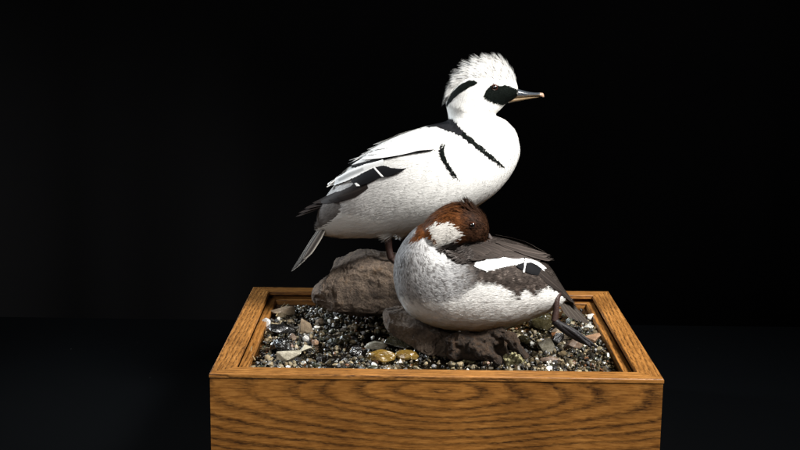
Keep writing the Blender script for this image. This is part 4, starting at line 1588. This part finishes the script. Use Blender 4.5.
def paint_hen(Q):
    x, y = HN.px(Q)
    j1 = fbm(Q, 330.0, 4, 2)
    j2 = fbm(Q, 330.0, 14, 2)
    j3 = fbm(Q, 900.0, 24, 2)
    jx, jy = vnoise(Q, 2600.0, 91), vnoise(Q, 2600.0, 92)
    x, y = x+1.3*jx, y+1.3*jy
    m1 = fbm(Q*np.array([1, 1, 0.75]), 360.0, 51, 3)
    big = fbm(Q, 110.0, 61, 2)
    n_ = len(x)
    c = np.tile(np.array([0.71, 0.70, 0.675]), (n_, 1))*(1+0.07*big[:, None])
    yl = np.interp(x, [385, 396, 420, 446, 460, 468, 476, 488, 500, 508, 514, 518, 524, 532, 540, 548, 556, 566, 590],
                   [300, 300, 303, 302, 297, 290, 283, 283, 286, 291, 296, 299, 291, 295, 292, 287, 289, 296, 305])
    wd = np.interp(x, [385, 455, 490], [9, 7, 2.5])
    up = sstep(1, -1, (y-yl+3.0*j1+np.interp(x, [450, 480], [6, 2])*big)/wd)
    brown = np.array([0.050, 0.039, 0.033])*(1+0.55*m1[:, None]+0.25*big[:, None])+np.array([0.08, 0.068, 0.06])*sstep(0.45, 0.9, m1+0.4*j3)[:, None]
    greyb = np.array([0.38, 0.375, 0.375])*(1+0.50*m1[:, None]+0.30*j3[:, None])
    left = sstep(480, 452, x+3*j1)
    # paler bib below the neck, darker brown bars at the sides
    bib = 0.85*np.exp(-(((x-438)/13)**2+((y-255)/13)**2))
    greyb = greyb*(1-bib[:, None])+np.array([0.58, 0.575, 0.565])*bib[:, None]*(1+0.18*m1[:, None])
    bar = sstep(0.0, 0.55, m1+0.5*j3)*sstep(0.8, 0.3, bib)
    greyb = greyb*(1-0.78*bar[:, None])+np.array([0.055, 0.047, 0.043])*0.78*bar[:, None]
    c2 = np.clip(brown, 0.01, 1)*(1-left[:, None])+greyb*left[:, None]
    c = c*(1-up[:, None])+c2*up[:, None]
    # mantle
    m_ = pip(x+1.5*j1, y+1.5*j2, [(444, 246), (455, 240), (488, 233), (515, 238), (550, 258), (560, 268), (548, 268), (527, 258), (512, 256), (495, 257), (480, 260), (470, 266), (460, 262), (452, 256)])
    c[m_] = np.array([0.040, 0.032, 0.028])*(1+0.5*m1[m_]+0.25*big[m_])[:, None]
    m_ = pip(x+0.8*j1, y+0.8*j2, SPEC)
    c[m_] = (0.80, 0.79, 0.77)
    m_ = pip(x+0.5*j1, y+0.5*j2, SPECB)
    c[m_] = BLACK
    m_ = pip(x+0.3*j1, y+0.3*j2, SBAR)
    c[m_] = (0.7, 0.69, 0.67)
    # dark rump
    m_ = pip(x+1.2*j1, y+1.2*j2, [(541, 264), (552, 263), (566, 284), (580, 312), (566, 300), (556, 292), (546, 284)])
    c[m_] = np.array([0.035, 0.028, 0.024])*(1+0.4*m1[m_])[:, None]
    # head
    hd = pip(x+1.2*j1, y+1.2*j2, [(409, 243), (416, 232), (420, 215), (435, 196), (460, 190), (485, 200), (496, 222), (490, 240), (470, 242), (455, 246), (447, 249), (438, 247), (432, 240), (426, 237), (416, 241)])
    ch = np.array([0.095, 0.032, 0.009])*(1+0.55*m1[:, None]+0.25*big[:, None])
    dk = np.clip(sstep(452, 474, x+3*j1)*0.92+sstep(213, 203, y)*0.35, 0, 0.9)
    ch = ch*(1-dk[:, None])+np.array([0.020, 0.010, 0.006])*(1+0.5*m1[:, None])*dk[:, None]
    c = np.where(hd[:, None], ch, c)
    m_ = pip(x+2.6*j1+1.8*jx, y+2.6*j2+1.8*jy, CHEEK)
    c[m_] = np.array([0.72, 0.69, 0.64])
    edge = (fbm(Q, 700, 81, 1) > 0.25) & pip(x+2.5*j2, y+2.5*j1, CHEEK) & ~m_
    c[edge] = np.array([0.45, 0.33, 0.24])
    return np.clip(c, 0.003, 0.85)


HV, HF, HFL = loft(HEN, YF, 110, 60)
H2V, H2F, H2FL = loft(HEAD, YF, 60, 44, yoff=-3.0)
V, Fc, _ = merge([(HV, HF), (H2V, H2F)])
V, Fc, NO = remeshed(V, Fc, 0.0012, 7)
hen = empty('duck', tuple(P(470, 345, YF)), 'resting grey duck with chestnut brown head turned back over its wing', 'duck')
# the body runs tail to breast, the head face to nape: both flows point backward
HN = Bird(V, Fc, NO, YF, np.concatenate([HV[:-2], H2V[:-2]]), np.concatenate([HFL, -H2FL]), paint_hen)
mesh_obj('body', V, Fc, MAT['brown_feather'], hen, cols=paint_hen(V))


def len_hen(X, Y):
    L = np.where(Y > 300, 0.0095, 0.0058)
    L = np.where((X < 465) & (Y < 302), 0.0044, L)
    L = np.where((X > 418) & (Y < 246) & (X < 490), 0.0060, L)
    return L


sh_poly = [(440, 248), (452, 242), (463, 245), (470, 256), (466, 264), (456, 264), (447, 257)]
shoulder = cover(HN, 'shoulder', 150000, hen, MAT['brown_feather'], 0.0085, 0.0010, 0.0030, mask=lambda X, Y, p: pip(X, Y, sh_poly).astype(float), seed=27, clump=0.7, jit=0.2,
                 colfn=lambda Q: np.array([0.050, 0.042, 0.038])*(1+0.5*fbm(Q, 360.0, 51, 3)[:, None])+np.array([0.10, 0.09, 0.085])*sstep(0.25, 0.8, fbm(Q, 500.0, 71, 2))[:, None], build=False)
cover(HN, 'plumage', 80000, hen, MAT['brown_feather'], len_hen, 0.0009, lambda X, Y: np.where(Y > 318, 0.0009, 0.0003), seed=25, clump=0.4, wander=0.12, jit=0.14, nj=0.06, extra=[shoulder])


# loose crown feathers standing at the back of the head
def tuft_mask(X, Y, p):
    a = np.exp(-(((X-470)/6)**2+((Y-207)/5)**2))
    return np.clip(a*1.0+0.22*pip(X, Y, [(425, 222), (435, 205), (458, 196), (482, 206), (488, 220), (470, 216), (440, 218)]), 0, 1)


def tuft_dir(X, Y, p, n, f):
    d = np.stack([-0.45+0.02*(X-470), (p[:, 1]-YF)*6, np.full(len(X), 0.9)], 1)
    w = np.exp(-(((X-470)/8)**2+((Y-206)/7)**2))[:, None]
    d = d*w+f*(1-w)
    return d/np.linalg.norm(d, axis=1, keepdims=True)


cover(HN, 'crest', 30000, hen, MAT['brown_feather'], lambda X, Y: 0.0068+0.0040*np.exp(-((X-472)/6)**2), 0.0009, 0.0017, mask=tuft_mask, seed=33, dirfn=tuft_dir, jit=0.2)
for far in (False, True):
    eye_mesh(HN, 472.2, 225.2, 4.0, (0.07, 0.020, 0.009), far, hen, 0.75)
bill_loft([(482, 227.5, 483, 236, 6), (487, 230.5, 487, 237.5, 5), (490, 234, 489, 240, 4), (494, 240, 492, 245, 3.5), (498, 246, 497, 250, 1.5)], YF, 24,
          lambda x, y: (0.10, 0.11, 0.12) if x < 488.5 else (0.09, 0.075, 0.07), hen, 'bill')

# folded wing: mantle and scapular feathers, then primaries
wp = []
r = np.random.default_rng(4)
rows = []


def scap_col(seed):
    rr = np.random.default_rng(seed)
    k0 = rr.uniform(0.75, 1.35)

    def f(t, s):
        base = np.array([0.040, 0.032, 0.028])*k0*(0.75+0.4*t)
        if abs(s) > 0.7:
            return base*1.6
        return base*(1+0.15*math.sin(s*23+t*5))
    return f


k = 0
for root, tip, w in (((545, 272), (576, 306), 8), ((540, 270), (570, 300), 8), ((534, 268), (562, 292), 9)):
    k += 1
    wp.append(folded(HN, root, tip, w, 0.0008+0.0003*k, lambda t, s: np.array([0.020, 0.016, 0.014])*(1+0.5*abs(s)), shaft=(0.05, 0.04, 0.034)))
def spec_panel(t, v):
    f = 1.0
    for e in (0.22, 0.45, 0.66, 0.86):
        if abs(t-0.05*v-e) < 0.014:
            f = 0.72
    return np.array(WH)*f


wp.append(patch(HN, [(474, 265), (479, 258), (488, 255.5), (497, 253.5), (513, 252.5), (523, 254.5)], [(475, 267), (486, 271), (494, 269.5), (502, 267.5), (511, 265.5), (523.5, 263)], 0.0012, spec_panel))
wp.append(patch(HN, [(515.5, 265.5), (523, 262.5), (532, 262), (541, 268.5)], [(520, 269), (524, 271.2), (531, 274.2), (537.5, 275.5)], 0.0014, black))
wp.append(patch(HN, [(524.5, 257.5), (532, 259), (540, 263.5), (546, 268.5)], [(524.5, 263), (531, 262.5), (537, 265.5), (542, 269.5)], 0.0016, white_panel))
wp.append(patch(HN, [(524.4, 259), (523.4, 266), (522.6, 272)], [(526.6, 259), (525.4, 266), (524, 272.4)], 0.0018, white_panel, nv=3, nu=12, fray=0.15))
scaps = []
for x0 in range(452, 528, 5):
    ytop = np.interp(x0, [452, 488, 511, 531], [249, 243, 246, 252])
    for row in range(3):
        rx = x0+r.uniform(-2, 2)
        ry = ytop+1.5+row*4.2+r.uniform(-0.8, 0.8)
        yb = np.interp(rx, [452, 470, 480, 497, 513, 527, 545], [257, 263, 259.5, 256, 255, 256, 264])
        if ry > yb-1:
            continue
        ln = r.uniform(20, 28)
        tx, ty = rx+ln*0.94, ry+ln*0.33-row*1.2
        ymax = np.interp(tx, [452, 470, 480, 497, 513, 527, 545, 560], [259, 264.5, 261.5, 258, 257, 258.5, 265, 272])
        ty = min(ty, ymax)
        scaps.append((rx, ry, tx, ty, r.uniform(6, 8.5)))
scaps.sort(key=lambda q: -q[0])
for i, (rx, ry, tx, ty, w) in enumerate(scaps):
    wp.append(folded(HN, (rx, ry), (tx, ty), w, 0.0024+0.00006*i, scap_col(i), nl=14, nw=6, tipfrac=0.35, shaft=(0.05, 0.042, 0.037)))
for root, tip, w in (((500, 246), (553, 265), 8), ((505, 248), (550, 261), 8), ((496, 244), (545, 258), 8)):
    k += 1
    wp.append(folded(HN, root, tip, w, 0.0046+0.0003*k, scap_col(90+k), tipfrac=0.5, shaft=(0.04, 0.034, 0.03)))
V, Fc, C = merge(wp)
mesh_obj('wing', V, Fc, MAT['vane'], hen, cols=C)
V, Fc, C = merge(mirror(wp, YF))
mesh_obj('wing', V, Fc, MAT['vane'], hen, cols=C)
tp = []
for (rx, ry, tx, ty, yo) in ((562, 292, 586, 322, 16), (561, 293, 588, 323.5, 9), (560, 294, 589, 323, 2), (560, 296, 585, 322.5, -5), (559, 297, 579, 321.5, -12), (558, 298, 572, 319, -19)):
    tp.append(blade(P(rx, ry, YF+yo*0.3*mpp(YF)), P(tx, ty, YF+yo*mpp(YF)), 0.011, (0.5, -0.45, 0.75),
                    lambda t, s: np.array([0.032, 0.026, 0.022])*(1+0.5*abs(s)), tip=0.6, shaft=(0.07, 0.06, 0.05)))
V, Fc, C = merge(tp)
mesh_obj('tail', V, Fc, MAT['vane'], hen, cols=C)
# the trailing leg
LC = np.array([0.012, 0.010, 0.011])
parts = []
yl_ = YF-0.030
a, c, e = P(556.5, 299, yl_+0.004), P(554.5, 321, yl_-0.002), None
pp, rr = smooth_path([P(558, 294, yl_+0.01), a, P(556, 311, yl_), c], [0.0045, 0.0042, 0.0036, 0.0046], 7)
v, f = tube(pp, rr, 14)
RC = np.array([0.040, 0.020, 0.016])
parts.append((v, f, np.tile(RC, (len(v), 1))))
toes = [P(593, 344.5, yl_+0.003), P(596.5, 347, yl_-0.002), P(591, 347, yl_-0.006)]
pp, rr = smooth_path([c, P(565, 329.5, yl_-0.001), P(578, 337.5, yl_-0.001), P(590, 344.5, yl_-0.002)], [0.0048, 0.0052, 0.0050, 0.0028], 6)
v, f = tube(pp, rr, 14)
parts.append((v, f, np.tile(LC, (len(v), 1))))
webbed_foot(c, toes, parts, LC, 0.0034)
V, Fc, C = merge(parts)
mesh_obj('leg', V, Fc, MAT['leg'], hen, cols=C)
